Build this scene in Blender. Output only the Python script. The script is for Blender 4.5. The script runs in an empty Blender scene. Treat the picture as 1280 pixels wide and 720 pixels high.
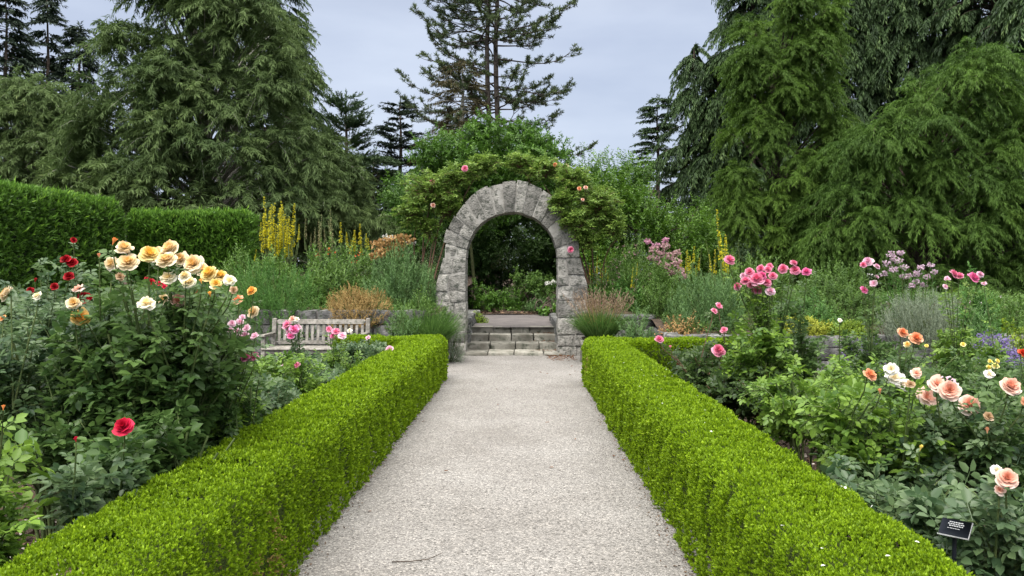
import bpy, math
import numpy as np
from mathutils import Vector, Matrix

# ------------------------------------------------------------------ camera, sky, sun, exposure
S = bpy.context.scene
COL = S.collection
R = np.random.default_rng(11)
HZ, VX, F, CAMZ = 342.0, 655.0, 1000.0, 1.6      # horizon row, vanishing column, focal length (px of 1280), eye height

cam = bpy.data.objects.new('camera', bpy.data.cameras.new('camera'))
COL.objects.link(cam)
cam.location = (0, 0, CAMZ)
cam.rotation_euler = (math.radians(90), 0, 0)
cam.data.sensor_width = 36.0
cam.data.lens = 36.0 * F / 1280.0
cam.data.shift_x = -(VX - 640) / 1280.0
cam.data.shift_y = -(360 - HZ) / 1280.0
cam.data.clip_end = 3000
S.camera = cam

SUN_EL, SUN_AZ = 58.0, 200.0                      # degrees; azimuth clockwise from +Y
w = bpy.data.worlds.new("World")
S.world = w
w.use_nodes = True
nt = w.node_tree
nt.nodes.clear()
def nn(t, kind, **kw):
    n = t.nodes.new(kind)
    for k, v in kw.items():
        setattr(n, k, v)
    return n
sky = nn(nt, 'ShaderNodeTexSky', sky_type='NISHITA', sun_disc=False)
sky.sun_elevation = math.radians(SUN_EL)
sky.sun_rotation = math.radians(SUN_AZ)
sky.dust_density = 2.0
bg_sky = nn(nt, 'ShaderNodeBackground')
bg_sky.inputs['Strength'].default_value = 0.1
nt.links.new(sky.outputs[0], bg_sky.inputs[0])
# a closed deck of stratus: brighter overhead than at the horizon, softly streaked
tc = nn(nt, 'ShaderNodeTexCoord')
sep = nn(nt, 'ShaderNodeSeparateXYZ')
nt.links.new(tc.outputs['Generated'], sep.inputs[0])
mp = nn(nt, 'ShaderNodeMapping')
mp.inputs['Scale'].default_value = (2.2, 2.2, 7.5)
nt.links.new(tc.outputs['Generated'], mp.inputs[0])
nz = nn(nt, 'ShaderNodeTexNoise')
nz.inputs['Scale'].default_value = 1.5
nz.inputs['Detail'].default_value = 5
nz.inputs['Roughness'].default_value = 0.5
nt.links.new(mp.outputs[0], nz.inputs[0])
cr = nn(nt, 'ShaderNodeValToRGB')
cr.color_ramp.elements[0].position = 0.3
cr.color_ramp.elements[0].color = (0.42, 0.475, 0.61, 1)
cr.color_ramp.elements[1].position = 0.72
cr.color_ramp.elements[1].color = (0.60, 0.655, 0.77, 1)
nt.links.new(nz.outputs[0], cr.inputs[0])
zr = nn(nt, 'ShaderNodeMapRange')
zr.inputs['From Min'].default_value = 0.33
zr.inputs['From Max'].default_value = 1.0
zr.inputs['To Min'].default_value = 0.43
zr.inputs['To Max'].default_value = 2.5
nt.links.new(sep.outputs[2], zr.inputs[0])
bg_cl = nn(nt, 'ShaderNodeBackground')
# unseen overhead sky, warmed to neutral to keep blue light off the leaves
wr = nn(nt, 'ShaderNodeMapRange')
wr.inputs['From Min'].default_value = 0.3
wr.inputs['From Max'].default_value = 0.75
nt.links.new(sep.outputs[2], wr.inputs[0])
wm = nn(nt, 'ShaderNodeMix', data_type='RGBA')
nt.links.new(wr.outputs[0], wm.inputs[0]); nt.links.new(cr.outputs[0], wm.inputs[6])
wm.inputs[7].default_value = (0.64, 0.62, 0.585, 1)
nt.links.new(wm.outputs[2], bg_cl.inputs[0])
nt.links.new(zr.outputs[0], bg_cl.inputs['Strength'])
mx = nn(nt, 'ShaderNodeMixShader')
mx.inputs[0].default_value = 0.88
nt.links.new(bg_sky.outputs[0], mx.inputs[1])
nt.links.new(bg_cl.outputs[0], mx.inputs[2])
wo = nn(nt, 'ShaderNodeOutputWorld')
nt.links.new(mx.outputs[0], wo.inputs[0])

sun = bpy.data.objects.new('sun', bpy.data.lights.new('sun', 'SUN'))
COL.objects.link(sun)
sun.data.energy = 1.5
sun.data.angle = math.radians(40)
sun.data.color = (1.0, 0.96, 0.9)
_a, _e = math.radians(SUN_AZ), math.radians(SUN_EL)
_d = Vector((math.sin(_a) * math.cos(_e), math.cos(_a) * math.cos(_e), math.sin(_e)))
sun.rotation_euler = _d.to_track_quat('Z', 'Y').to_euler()

vs = S.view_settings
vs.view_transform = 'Standard'
vs.look = 'None'
vs.gamma = 1
vs.use_curve_mapping = False
vs.exposure = 1.45
S.cycles.use_denoising = True
S.cycles.max_bounces = 6
S.cycles.diffuse_bounces = 3
S.cycles.transmission_bounces = 3
S.cycles.glossy_bounces = 2
S.render.use_persistent_data = False

# ------------------------------------------------------------------ helpers
def W(px, py, Y):
    """World point seen at pixel (px, py) of the 1280x720 photo when it stands Y metres away."""
    return np.array([(px - VX) / F * Y, Y, CAMZ - (py - HZ) / F * Y])

def wx(px, Y): return (px - VX) / F * Y
def wz(py, Y): return CAMZ - (py - HZ) / F * Y

def unit(a):
    return a / np.maximum(np.linalg.norm(a, axis=-1, keepdims=True), 1e-9)

def rv(n, s=1.0):
    return R.normal(size=(n, 3)) * s

_ph = R.uniform(0, 6.28, size=(40,))
_dir = unit(R.normal(size=(40, 3)))
def vnoise(P, scale=1.0, octaves=3):
    """cheap smooth noise in about -1..1 from a few summed waves"""
    P = np.asarray(P, float) * scale
    out = np.zeros(P.shape[0])
    k = 0
    amp = 1.0
    fr = 1.0
    for o in range(octaves):
        for j in range(4):
            out += amp * 0.5 * np.sin(fr * (P @ _dir[k % 40]) * (1 + 0.23 * j) + _ph[k % 40])
            k += 1
        amp *= 0.55
        fr *= 2.1
    return out

class Geo:
    def __init__(self):
        self.v = []; self.t = []; self.f = []; self.n = 0
    def add(self, V, Fc, tint=0.5, mi=0):
        V = np.asarray(V, np.float32).reshape(-1, 3)
        Fc = np.asarray(Fc, np.int64)
        tt = np.empty(len(V), np.float32)
        tt[:] = tint
        self.v.append(V); self.t.append(tt)
        self.f.append((Fc + self.n, mi))
        self.n += len(V)
    def build(self, name, mats, parent=None, smooth=False):
        if not isinstance(mats, (list, tuple)): mats = [mats]
        me = bpy.data.meshes.new(name)
        V = np.concatenate(self.v); T = np.concatenate(self.t)
        loops = []; starts = []; mids = []; st = 0
        for Fc, mi in self.f:
            k = Fc.shape[1]
            loops.append(Fc.ravel())
            starts.append(st + np.arange(len(Fc)) * k)
            mids.append(np.full(len(Fc), mi, np.int32))
            st += Fc.size
        L = np.concatenate(loops).astype(np.int32); Sx = np.concatenate(starts).astype(np.int32); MI = np.concatenate(mids)
        me.vertices.add(len(V)); me.vertices.foreach_set('co', V.ravel())
        me.loops.add(len(L)); me.loops.foreach_set('vertex_index', L)
        me.polygons.add(len(Sx)); me.polygons.foreach_set('loop_start', Sx)
        me.polygons.foreach_set('material_index', MI)
        if smooth:
            me.polygons.foreach_set('use_smooth', np.ones(len(Sx), bool))
        at = me.attributes.new('tint', 'FLOAT', 'POINT')
        at.data.foreach_set('value', T)
        me.update(calc_edges=True)
        me.validate()
        for m in mats: me.materials.append(m)
        o = bpy.data.objects.new(name, me)
        COL.objects.link(o)
        if parent is not None: o.parent = parent
        return o

def empty(name, label, cat, group=None, loc=(0, 0, 0)):
    o = bpy.data.objects.new(name, None)
    COL.objects.link(o)
    o.location = loc
    o.empty_display_size = 0.1
    o['label'] = label; o['category'] = cat
    if group: o['group'] = group
    return o

def tag(o, label, cat, group=None):
    o['label'] = label; o['category'] = cat
    if group: o['group'] = group
    return o

def local(o, parent):
    """o was built in world coordinates: hang it under parent without moving it"""
    o.parent = parent
    o.matrix_parent_inverse = Matrix.Translation(-Vector(parent.location))
    return o

# ---- leaf shapes: rows of (across, along, up), faces
T_RHOMB = (np.array([(0, 0, 0), (.5, .45, .10), (0, 1, 0), (-.5, .45, .10)]), np.array([(0, 1, 2), (0, 2, 3)]))
T_LEAF = (np.array([(0, 0, 0), (.42, .28, .09), (.40, .66, .07), (0, 1, -.08), (-.40, .66, .07), (-.42, .28, .09)]),
          np.array([(0, 1, 2, 3), (0, 3, 4, 5)]))
T_NEEDLE = (np.array([(-.5, 0, 0), (.5, 0, 0), (.30, .7, 0), (0, 1, 0), (-.30, .7, 0)]), np.array([(0, 1, 2, 4), (4, 2, 3, 3)]))
T_BLADE = (np.array([(-.5, 0, 0), (.5, 0, 0), (.42, .5, .0), (-.42, .5, .0), (0, 1, 0)]), None)

def leaves(g, P, D, N, L, Wd, tint, tpl=T_RHOMB, mi=0):
    n = len(P)
    if n == 0: return
    D = unit(np.asarray(D)); N = np.asarray(N)
    Sd = unit(np.cross(D, N)); N2 = np.cross(Sd, D)
    T, Fc = tpl
    L = np.broadcast_to(np.asarray(L, float), (n,)); Wd = np.broadcast_to(np.asarray(Wd, float), (n,))
    V = (P[:, None, :] + Sd[:, None, :] * (T[None, :, 0:1] * Wd[:, None, None])
         + D[:, None, :] * (T[None, :, 1:2] * L[:, None, None]) + N2[:, None, :] * (T[None, :, 2:3] * L[:, None, None]))
    k = len(T)
    FF = (Fc[None] + (np.arange(n) * k)[:, None, None]).reshape(-1, Fc.shape[1])
    g.add(V.reshape(-1, 3), FF, np.repeat(np.broadcast_to(np.asarray(tint, float), (n,)), k), mi)

T_NEEDLE = (np.array([(-.5, 0, 0), (.5, 0, 0), (.28, .75, 0), (0, 1, 0), (-.28, .75, 0)]), None)
T_NDL = (np.array([(-.5, 0, 0), (.5, 0, 0), (.12, 1, 0), (-.12, 1, 0)]), np.array([(0, 1, 2, 3)]))

def arcs(g, P, D, L, Wd, droop, tint, seg=4, mi=0, taper=True):
    """grass-like strips: start P, direction D, bending down by droop"""
    n = len(P)
    D = unit(D)
    side = unit(np.cross(D, np.array([0, 0, 1.0]) + rv(n, .25)))
    ts = np.linspace(0, 1, seg + 1)
    L = np.broadcast_to(np.asarray(L, float), (n,)); Wd = np.broadcast_to(np.asarray(Wd, float), (n,)); droop = np.broadcast_to(np.asarray(droop, float), (n,))
    V = np.zeros((n, seg + 1, 2, 3))
    for i, t in enumerate(ts):
        c = P + D * (L * t)[:, None]
        c = c - np.array([0, 0, 1.0]) * (droop * L * t * t)[:, None]
        wv = Wd * ((1 - t) ** .6 if taper else 1.0) * .5
        V[:, i, 0] = c - side * wv[:, None]; V[:, i, 1] = c + side * wv[:, None]
    base = (np.arange(n) * (seg + 1) * 2)[:, None]
    fs = []
    for i in range(seg):
        fs.append(np.stack([base[:, 0] + 2 * i, base[:, 0] + 2 * i + 1, base[:, 0] + 2 * i + 3, base[:, 0] + 2 * i + 2], 1))
    g.add(V.reshape(-1, 3), np.concatenate(fs), np.repeat(np.broadcast_to(np.asarray(tint, float), (n,)), (seg + 1) * 2), mi)

def tube(g, pts, rad, sides=6, tint=0.5, mi=0):
    pts = np.asarray(pts, float); m = len(pts)
    rad = np.broadcast_to(np.asarray(rad, float), (m,))
    d = np.gradient(pts, axis=0); d = unit(d)
    up = np.where(np.abs(d[:, 2:3]) > .9, np.array([[1.0, 0, 0]]), np.array([[0, 0, 1.0]]))
    a = unit(np.cross(d, up)); b = np.cross(d, a)
    an = np.arange(sides) / sides * 2 * math.pi
    V = pts[:, None] + (a[:, None] * np.cos(an)[None, :, None] + b[:, None] * np.sin(an)[None, :, None]) * rad[:, None, None]
    i = np.arange(m - 1)[:, None] * sides; j = np.arange(sides)[None]; jn = (j + 1) % sides
    Fc = np.stack([i + j, i + jn, i + sides + jn, i + sides + j], -1).reshape(-1, 4)
    g.add(V.reshape(-1, 3), Fc, tint, mi)

def curve(a, b, bend=(0, 0, 0), n=6):
    a = np.asarray(a, float); b = np.asarray(b, float)
    t = np.linspace(0, 1, n)[:, None]
    return a + (b - a) * t + np.asarray(bend) * (4 * t * (1 - t))

def boxg(g, lo, hi, tint=0.5, mi=0, bev=0.0):
    """bevelled box"""
    lo = np.asarray(lo, float); hi = np.asarray(hi, float)
    c = (lo + hi) / 2; h = (hi - lo) / 2
    bev = min(bev, h.min() * .6)
    if bev <= 0: bev = h.min() * .12
    V = []; idx = {}
    for sx in (-1, 1):
        for sy in (-1, 1):
            for sz in (-1, 1):
                s = np.array([sx, sy, sz])
                for ax in range(3):
                    p = s * (h - bev); p[ax] = s[ax] * h[ax]
                    idx[(sx, sy, sz, ax)] = len(V); V.append(c + p)
    q = []
    for ax in range(3):
        b1, b2 = [(1, 2), (2, 0), (0, 1)][ax]
        for s in (-1, 1):
            ring = []
            for (u, v) in ((-1, -1), (1, -1), (1, 1), (-1, 1)):
                k = [0, 0, 0]; k[ax] = s; k[b1] = u; k[b2] = v
                ring.append(idx[(*k, ax)])
            q.append(ring if s > 0 else ring[::-1])
    tr = []
    for sx in (-1, 1):
        for sy in (-1, 1):
            for sz in (-1, 1):
                r = [idx[(sx, sy, sz, a)] for a in range(3)]
                tr.append(r if sx * sy * sz > 0 else r[::-1])
    for ax in range(3):
        b1, b2 = [(1, 2), (2, 0), (0, 1)][ax]
        for u in (-1, 1):
            for v in (-1, 1):
                k0 = [0, 0, 0]; k0[ax] = -1; k0[b1] = u; k0[b2] = v
                k1 = list(k0); k1[ax] = 1
                q.append([idx[(*k0, b1)], idx[(*k1, b1)], idx[(*k1, b2)], idx[(*k0, b2)]])
    n0 = g.n
    g.add(np.array(V), np.array(q), tint, mi)
    g.f.append((np.array(tr) + n0, mi))

def rock(g, fn, n=6, rough=0.012, tint=0.5, rnd=.10, seed=0.0, mi=0):
    """stone block: cube grid mapped by fn(u,v,w in -1..1), rounded and roughened"""
    a = np.linspace(-1, 1, n)
    A, B = np.meshgrid(a, a, indexing='ij')
    one = np.ones_like(A)
    off = 0
    for ax in range(3):
        for s in (-1, 1):
            c = [None] * 3
            c[ax] = one * s; c[(ax + 1) % 3] = A; c[(ax + 2) % 3] = B
            C = np.stack(c, -1).reshape(-1, 3)
            m = np.sort(np.abs(C), axis=1)[:, 1:2]
            Cr = C * (1 - rnd * np.maximum(m - .72, 0) / .28 * .5)
            P = fn(Cr)
            ctr = fn(np.zeros((1, 3)))
            nrm = unit(P - ctr)
            P = P + nrm * (vnoise(P + seed, 9, 3) * rough)[:, None]
            I = np.arange(n * n).reshape(n, n)
            Q = np.stack([I[:-1, :-1], I[1:, :-1], I[1:, 1:], I[:-1, 1:]], -1).reshape(-1, 4)
            if s < 0: Q = Q[:, ::-1]
            g.add(P, Q, tint, mi)

def boxmap(lo, hi):
    lo = np.asarray(lo, float); hi = np.asarray(hi, float)
    return lambda C: (lo + hi) / 2 + C * (hi - lo) / 2

# ------------------------------------------------------------------ materials
def newmat(name):
    m = bpy.data.materials.new(name)
    m.use_nodes = True
    t = m.node_tree
    t.nodes.clear()
    out = nn(t, 'ShaderNodeOutputMaterial')
    return m, t, out

def leafmat(name, cols, rough=.5, trans=.25, spec=.35):
    """per-leaf colour from the 'tint' attribute; thin leaves let some light through"""
    m, t, out = newmat(name)
    at = nn(t, 'ShaderNodeAttribute', attribute_name='tint')
    rp = nn(t, 'ShaderNodeValToRGB')
    el = rp.color_ramp.elements
    k = len(cols)
    for i, c in enumerate(cols):
        p = i / (k - 1)
        e = el[0] if i == 0 else (el[1] if i == k - 1 else el.new(p))
        e.position = p; e.color = (*c, 1)
    # re-set in order, since new elements reorder
    for e, i in zip(sorted(el, key=lambda e: e.position), range(k)):
        e.color = (*cols[i], 1)
    t.links.new(at.outputs['Fac'], rp.inputs[0])
    bs = nn(t, 'ShaderNodeBsdfPrincipled')
    bs.inputs['Roughness'].default_value = rough
    bs.inputs['Specular IOR Level'].default_value = spec
    t.links.new(rp.outputs[0], bs.inputs['Base Color'])
    if trans > 0:
        tr = nn(t, 'ShaderNodeBsdfTranslucent')
        t.links.new(rp.outputs[0], tr.inputs[0])
        mxs = nn(t, 'ShaderNodeMixShader')
        mxs.inputs[0].default_value = trans
        t.links.new(bs.outputs[0], mxs.inputs[1]); t.links.new(tr.outputs[0], mxs.inputs[2])
        t.links.new(mxs.outputs[0], out.inputs[0])
    else:
        t.links.new(bs.outputs[0], out.inputs[0])
    return m

def surf(name, c1, c2, scale=5, rough=.85, bump=.3, bscale=40, c3=None, s3=60, dist=.02, tint=0.0, contrast=(.35, .65)):
    """two noise-mixed colours, optional fine speckle c3, bump"""
    m, t, out = newmat(name)
    geo = nn(t, 'ShaderNodeNewGeometry')
    n1 = nn(t, 'ShaderNodeTexNoise'); n1.inputs['Scale'].default_value = scale; n1.inputs['Detail'].default_value = 6
    t.links.new(geo.outputs['Position'], n1.inputs['Vector'])
    rp = nn(t, 'ShaderNodeValToRGB')
    rp.color_ramp.elements[0].position = contrast[0]; rp.color_ramp.elements[0].color = (*c1, 1)
    rp.color_ramp.elements[1].position = contrast[1]; rp.color_ramp.elements[1].color = (*c2, 1)
    t.links.new(n1.outputs[0], rp.inputs[0])
    col = rp.outputs[0]
    if c3:
        n3 = nn(t, 'ShaderNodeTexNoise'); n3.inputs['Scale'].default_value = s3; n3.inputs['Detail'].default_value = 4
        t.links.new(geo.outputs['Position'], n3.inputs['Vector'])
        r3 = nn(t, 'ShaderNodeValToRGB')
        r3.color_ramp.elements[0].position = .48; r3.color_ramp.elements[1].position = .68
        t.links.new(n3.outputs[0], r3.inputs[0])
        mxn = nn(t, 'ShaderNodeMix', data_type='RGBA')
        t.links.new(r3.outputs[0], mxn.inputs[0]); t.links.new(col, mxn.inputs[6]); mxn.inputs[7].default_value = (*c3, 1)
        col = mxn.outputs[2]
    if tint:
        at = nn(t, 'ShaderNodeAttribute', attribute_name='tint')
        mr = nn(t, 'ShaderNodeMapRange'); mr.inputs['To Min'].default_value = 1 - tint; mr.inputs['To Max'].default_value = 1 + tint
        t.links.new(at.outputs['Fac'], mr.inputs[0])
        mu = nn(t, 'ShaderNodeMix', data_type='RGBA', blend_type='MULTIPLY'); mu.inputs[0].default_value = 1
        t.links.new(col, mu.inputs[6]); t.links.new(mr.outputs[0], mu.inputs[7])
        col = mu.outputs[2]
    bs = nn(t, 'ShaderNodeBsdfPrincipled')
    bs.inputs['Roughness'].default_value = rough
    bs.inputs['Specular IOR Level'].default_value = .3
    t.links.new(col, bs.inputs['Base Color'])
    n2 = nn(t, 'ShaderNodeTexNoise'); n2.inputs['Scale'].default_value = bscale; n2.inputs['Detail'].default_value = 5
    t.links.new(geo.outputs['Position'], n2.inputs['Vector'])
    bp = nn(t, 'ShaderNodeBump'); bp.inputs['Strength'].default_value = bump; bp.inputs['Distance'].default_value = dist
    t.links.new(n2.outputs[0], bp.inputs['Height']); t.links.new(bp.outputs[0], bs.inputs['Normal'])
    t.links.new(bs.outputs[0], out.inputs[0])
    return m

def gravelmat():
    m, t, out = newmat('gravel')
    geo = nn(t, 'ShaderNodeNewGeometry')
    v = nn(t, 'ShaderNodeTexVoronoi'); v.inputs['Scale'].default_value = 95
    t.links.new(geo.outputs['Position'], v.inputs['Vector'])
    v2 = nn(t, 'ShaderNodeTexVoronoi'); v2.inputs['Scale'].default_value = 210
    t.links.new(geo.outputs['Position'], v2.inputs['Vector'])
    sp = nn(t, 'ShaderNodeSeparateColor'); t.links.new(v.outputs['Color'], sp.inputs[0])
    rp = nn(t, 'ShaderNodeValToRGB')
    el = rp.color_ramp.elements
    el[0].position = 0; el[0].color = (.04, .038, .036, 1)
    el[1].position = 1; el[1].color = (.54, .515, .48, 1)
    for p, c in ((.25, (.142, .139, .134)), (.6, (.246, .240, .230)), (.85, (.335, .327, .314))):
        e = el.new(p); e.color = (*c, 1)
    t.links.new(sp.outputs[0], rp.inputs[0])
    sp2 = nn(t, 'ShaderNodeSeparateColor'); t.links.new(v2.outputs['Color'], sp2.inputs[0])
    rp2 = nn(t, 'ShaderNodeValToRGB')
    rp2.color_ramp.elements[0].color = (.12, .113, .106, 1); rp2.color_ramp.elements[1].color = (.365, .358, .344, 1)
    t.links.new(sp2.outputs[1], rp2.inputs[0])
    a = nn(t, 'ShaderNodeMix', data_type='RGBA'); a.inputs[0].default_value = .45
    t.links.new(rp.outputs[0], a.inputs[6]); t.links.new(rp2.outputs[0], a.inputs[7])
    n1 = nn(t, 'ShaderNodeTexNoise'); n1.inputs['Scale'].default_value = 1.1; n1.inputs['Detail'].default_value = 7; n1.inputs['Roughness'].default_value = .65
    t.links.new(geo.outputs['Position'], n1.inputs['Vector'])
    r1 = nn(t, 'ShaderNodeValToRGB')
    r1.color_ramp.elements[0].position = .3; r1.color_ramp.elements[0].color = (.80, .77, .74, 1)
    r1.color_ramp.elements[1].position = .7; r1.color_ramp.elements[1].color = (1.12, 1.10, 1.08, 1)
    t.links.new(n1.outputs[0], r1.inputs[0])
    mu = nn(t, 'ShaderNodeMix', data_type='RGBA', blend_type='MULTIPLY'); mu.inputs[0].default_value = 1
    t.links.new(a.outputs[2], mu.inputs[6]); t.links.new(r1.outputs[0], mu.inputs[7])
    bs = nn(t, 'ShaderNodeBsdfPrincipled'); bs.inputs['Roughness'].default_value = .9; bs.inputs['Specular IOR Level'].default_value = .2
    t.links.new(mu.outputs[2], bs.inputs['Base Color'])
    bp = nn(t, 'ShaderNodeBump'); bp.inputs['Strength'].default_value = .6; bp.inputs['Distance'].default_value = .011; bp.invert = True
    t.links.new(v.outputs['Distance'], bp.inputs['Height']); t.links.new(bp.outputs[0], bs.inputs['Normal'])
    t.links.new(bs.outputs[0], out.inputs[0])
    return m

M = {}
M['gravel'] = gravelmat()
M['pebble'] = surf('pebble_stone', (.17, .158, .145), (.31, .295, .275), 60, .9, .1, tint=.45)
M['soil'] = surf('soil', (.030, .020, .014), (.075, .052, .036), 9, .95, .8, 45, (.12, .09, .065), 70, .03)
M['chip'] = surf('bark_chip', (.055, .032, .02), (.16, .105, .065), 25, .9, .2, tint=.6)
M['palechip'] = surf('pale_chip', (.34, .29, .24), (.6, .55, .5), 25, .9, .2, tint=.3)
M['lawn'] = surf('lawn', (.03, .06, .012), (.06, .10, .02), 3, .95, .8, 60, (.05, .05, .02), 30, .03)
M['asphalt'] = surf('asphalt', (.085, .078, .078), (.14, .125, .12), 2.5, .9, .4, 120, (.17, .15, .14), 90, .004)
M['granite'] = surf('granite', (.14, .134, .122), (.345, .33, .30), 5, .85, .9, 32, (.075, .08, .066), 13, .035, tint=.45, contrast=(.3, .7))
M['wallmortar'] = surf('dark_mortar', (.05, .048, .045), (.11, .105, .10), 10, .95, .5, 60, dist=.01)
M['mortar'] = surf('mortar', (.22, .21, .19), (.36, .345, .32), 10, .95, .5, 60, dist=.01)
M['stepstone'] = surf('step_stone', (.15, .14, .115), (.36, .345, .30), 4.5, .9, .7, 35, (.07, .075, .055), 9, .02, tint=.3)
M['wallstone'] = surf('wall_stone', (.08, .08, .08), (.24, .235, .23), 6, .9, .8, 30, (.07, .08, .06), 14, .03, tint=.4)
M['teak'] = surf('weathered_teak', (.19, .172, .15), (.36, .335, .30), 14, .8, .3, 90, (.15, .15, .12), 22, .004)
M['bark'] = surf('bark', (.04, .030, .023), (.12, .09, .07), 6, .95, .9, 14, dist=.06)
M['pinebark'] = surf('pine_bark', (.04, .034, .03), (.10, .082, .068), 5, .95, .9, 12, dist=.06)
M['palebark'] = surf('pale_bark', (.20, .19, .165), (.42, .40, .35), 8, .9, .4, 25)
M['twig'] = surf('twig', (.020, .026, .008), (.045, .050, .016), 20, .95, .4, 50)
M['boxcore'] = surf('box_inner_painted_shade', (.035, .06, .006), (.075, .115, .01), 60, .95, .9, 90, (.02, .03, .006), 110, .03)  # inner twigs and old leaves, with the hedge's inner shade put into the colour
M['yewcore'] = surf('yew_inner_painted_shade', (.008, .018, .005), (.02, .042, .010), 30, .95, .9, 40, (.008, .014, .005), 50, .05)  # yew interior, coloured near black to carry the shade between the leaves
M['cane'] = surf('rose_cane', (.06, .10, .03), (.12, .15, .05), 18, .7, .2, 60)
M['redcane'] = surf('red_cane', (.09, .05, .035), (.17, .10, .06), 18, .7, .2, 60)
M['plaque'] = surf('dark_plaque', (.010, .012, .018), (.016, .018, .026), 8, .35, .02, 50)
M['silver'] = surf('silver_edge', (.42, .43, .44), (.58, .58, .58), 30, .4, .05, 60)
M['ink'] = surf('white_lettering', (.62, .64, .66), (.72, .72, .73), 30, .6, .02, 60)

M['box'] = leafmat('box_leaf', [(0.0786, 0.1535, 0.0055), (0.1814, 0.3175, 0.0099), (0.3205, 0.4869, 0.0154), (0.4596, 0.6139, 0.033)], .5, 0.36, .25)
M['yew'] = leafmat('yew_leaf', [(0.0343, 0.0825, 0.0138), (0.0744, 0.1701, 0.0237), (0.143, 0.2966, 0.0353), (0.286, 0.4898, 0.0591)], .5, 0.3, .3)
M['rose'] = leafmat('rose_leaf', [(0.0452, 0.0985, 0.0271), (0.0865, 0.1716, 0.0432), (0.14, 0.2383, 0.0607), (0.2573, 0.3413, 0.0703)], .42, 0.42, .45)
M['roselight'] = leafmat('light_rose_leaf', [(0.0734, 0.1576, 0.0252), (0.1485, 0.2778, 0.0377), (0.2446, 0.3904, 0.0515), (0.3669, 0.5105, 0.0686)], .45, 0.36, .4)
M['roseblue'] = leafmat('blue_rose_leaf', [(0.0514, 0.1057, 0.0466), (0.1027, 0.1835, 0.0778), (0.1779, 0.2644, 0.1114), (0.2766, 0.3499, 0.1296)], .4, 0.42, .5)
M['rosedark'] = leafmat('dark_rose_leaf', [(0.0323, 0.064, 0.0207), (0.0607, 0.122, 0.0324), (0.1044, 0.1753, 0.0454), (0.2276, 0.0838, 0.0454)], .42, 0.42, .45)
M['climber'] = leafmat('climber_leaf', [(0.0801, 0.1502, 0.0286), (0.1529, 0.2594, 0.0442), (0.2402, 0.3617, 0.065), (0.3931, 0.4641, 0.1105)], .5, 0.38, .35)
M['weep'] = leafmat('weeping_needles', [(0.0642, 0.1123, 0.0355), (0.1173, 0.1904, 0.0592), (0.189, 0.2719, 0.0917), (0.3117, 0.3717, 0.1554)], .6, 0.25, .25)
M['weep2'] = leafmat('weeping_cypress', [(0.0532, 0.1092, 0.0189), (0.0962, 0.1873, 0.0298), (0.1594, 0.281, 0.0405), (0.2574, 0.3824, 0.065)], .6, 0.3, .25)
M['weep3'] = leafmat('weeping_cypress_deep', [(0.0533, 0.114, 0.0226), (0.0944, 0.1911, 0.0354), (0.16, 0.2865, 0.0483), (0.2668, 0.4133, 0.0772)], .6, 0.3, .25)
M['spruce'] = leafmat('spruce_needles', [(0.015, 0.029, 0.0168), (0.03, 0.0522, 0.0308), (0.051, 0.0812, 0.0476), (0.0825, 0.116, 0.0672)], .6, .08, .3)
M['cedar'] = leafmat('cedar_scale', [(0.0215, 0.0463, 0.0159), (0.043, 0.0862, 0.0272), (0.0789, 0.1424, 0.0431), (0.1346, 0.207, 0.068)], .6, 0.2, .3)
M['fir'] = leafmat('fir_needles', [(0.0292, 0.0593, 0.0238), (0.0551, 0.0998, 0.0396), (0.0875, 0.1435, 0.0581), (0.1296, 0.1872, 0.0726)], .6, 0.18, .3)
M['pine'] = leafmat('pine_needles', [(0.0495, 0.0783, 0.0337), (0.09, 0.1349, 0.0562), (0.1485, 0.2001, 0.0786), (0.225, 0.261, 0.0936)], .6, 0.15, .25)
M['rusty'] = leafmat('rusty_needles', [(0.055, 0.0462, 0.022), (0.0935, 0.0792, 0.0352), (0.121, 0.11, 0.0495), (0.11, 0.1375, 0.0495)], .7, 0.2, .2)
M['broad'] = leafmat('broad_leaf', [(0.0408, 0.1082, 0.014), (0.0801, 0.1866, 0.0234), (0.131, 0.2704, 0.0328), (0.2184, 0.3718, 0.0527)], .45, 0.36, .4)
M['laurel'] = leafmat('laurel_leaf', [(0.0486, 0.124, 0.0146), (0.094, 0.2041, 0.0219), (0.154, 0.2916, 0.0316), (0.2754, 0.4082, 0.0546)], .4, 0.32, .45)
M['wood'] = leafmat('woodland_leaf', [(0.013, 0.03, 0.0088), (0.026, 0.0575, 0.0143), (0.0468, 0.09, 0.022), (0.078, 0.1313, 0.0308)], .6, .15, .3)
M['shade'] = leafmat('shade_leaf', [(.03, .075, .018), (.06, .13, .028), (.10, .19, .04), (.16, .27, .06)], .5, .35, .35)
M['herb'] = leafmat('herb_leaf', [(0.0559, 0.1247, 0.0243), (0.1025, 0.2056, 0.0389), (0.1631, 0.2835, 0.0546), (0.2484, 0.3685, 0.0729)], .5, 0.36, .35)
M['rosemary'] = leafmat('rosemary_leaf', [(0.0462, 0.1285, 0.0257), (0.0832, 0.2062, 0.0407), (0.1355, 0.2907, 0.0589), (0.2156, 0.3888, 0.0857)], .55, 0.32, .3)
M['euph'] = leafmat('spurge_leaf', [(0.0733, 0.1531, 0.0499), (0.127, 0.2449, 0.0797), (0.1905, 0.3292, 0.1096), (0.2821, 0.444, 0.1495)], .5, 0.34, .35)
M['silverleaf'] = leafmat('silver_leaf', [(0.1404, 0.1872, 0.1275), (0.2496, 0.3042, 0.21), (0.3744, 0.429, 0.3075), (0.5304, 0.5772, 0.435)], .7, 0.28, .2)
M['tan'] = leafmat('tan_seedhead', [(0.2028, 0.1316, 0.0429), (0.3549, 0.2369, 0.0878), (0.507, 0.3598, 0.1462), (0.676, 0.509, 0.234)], .7, 0.35, .2)
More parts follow.
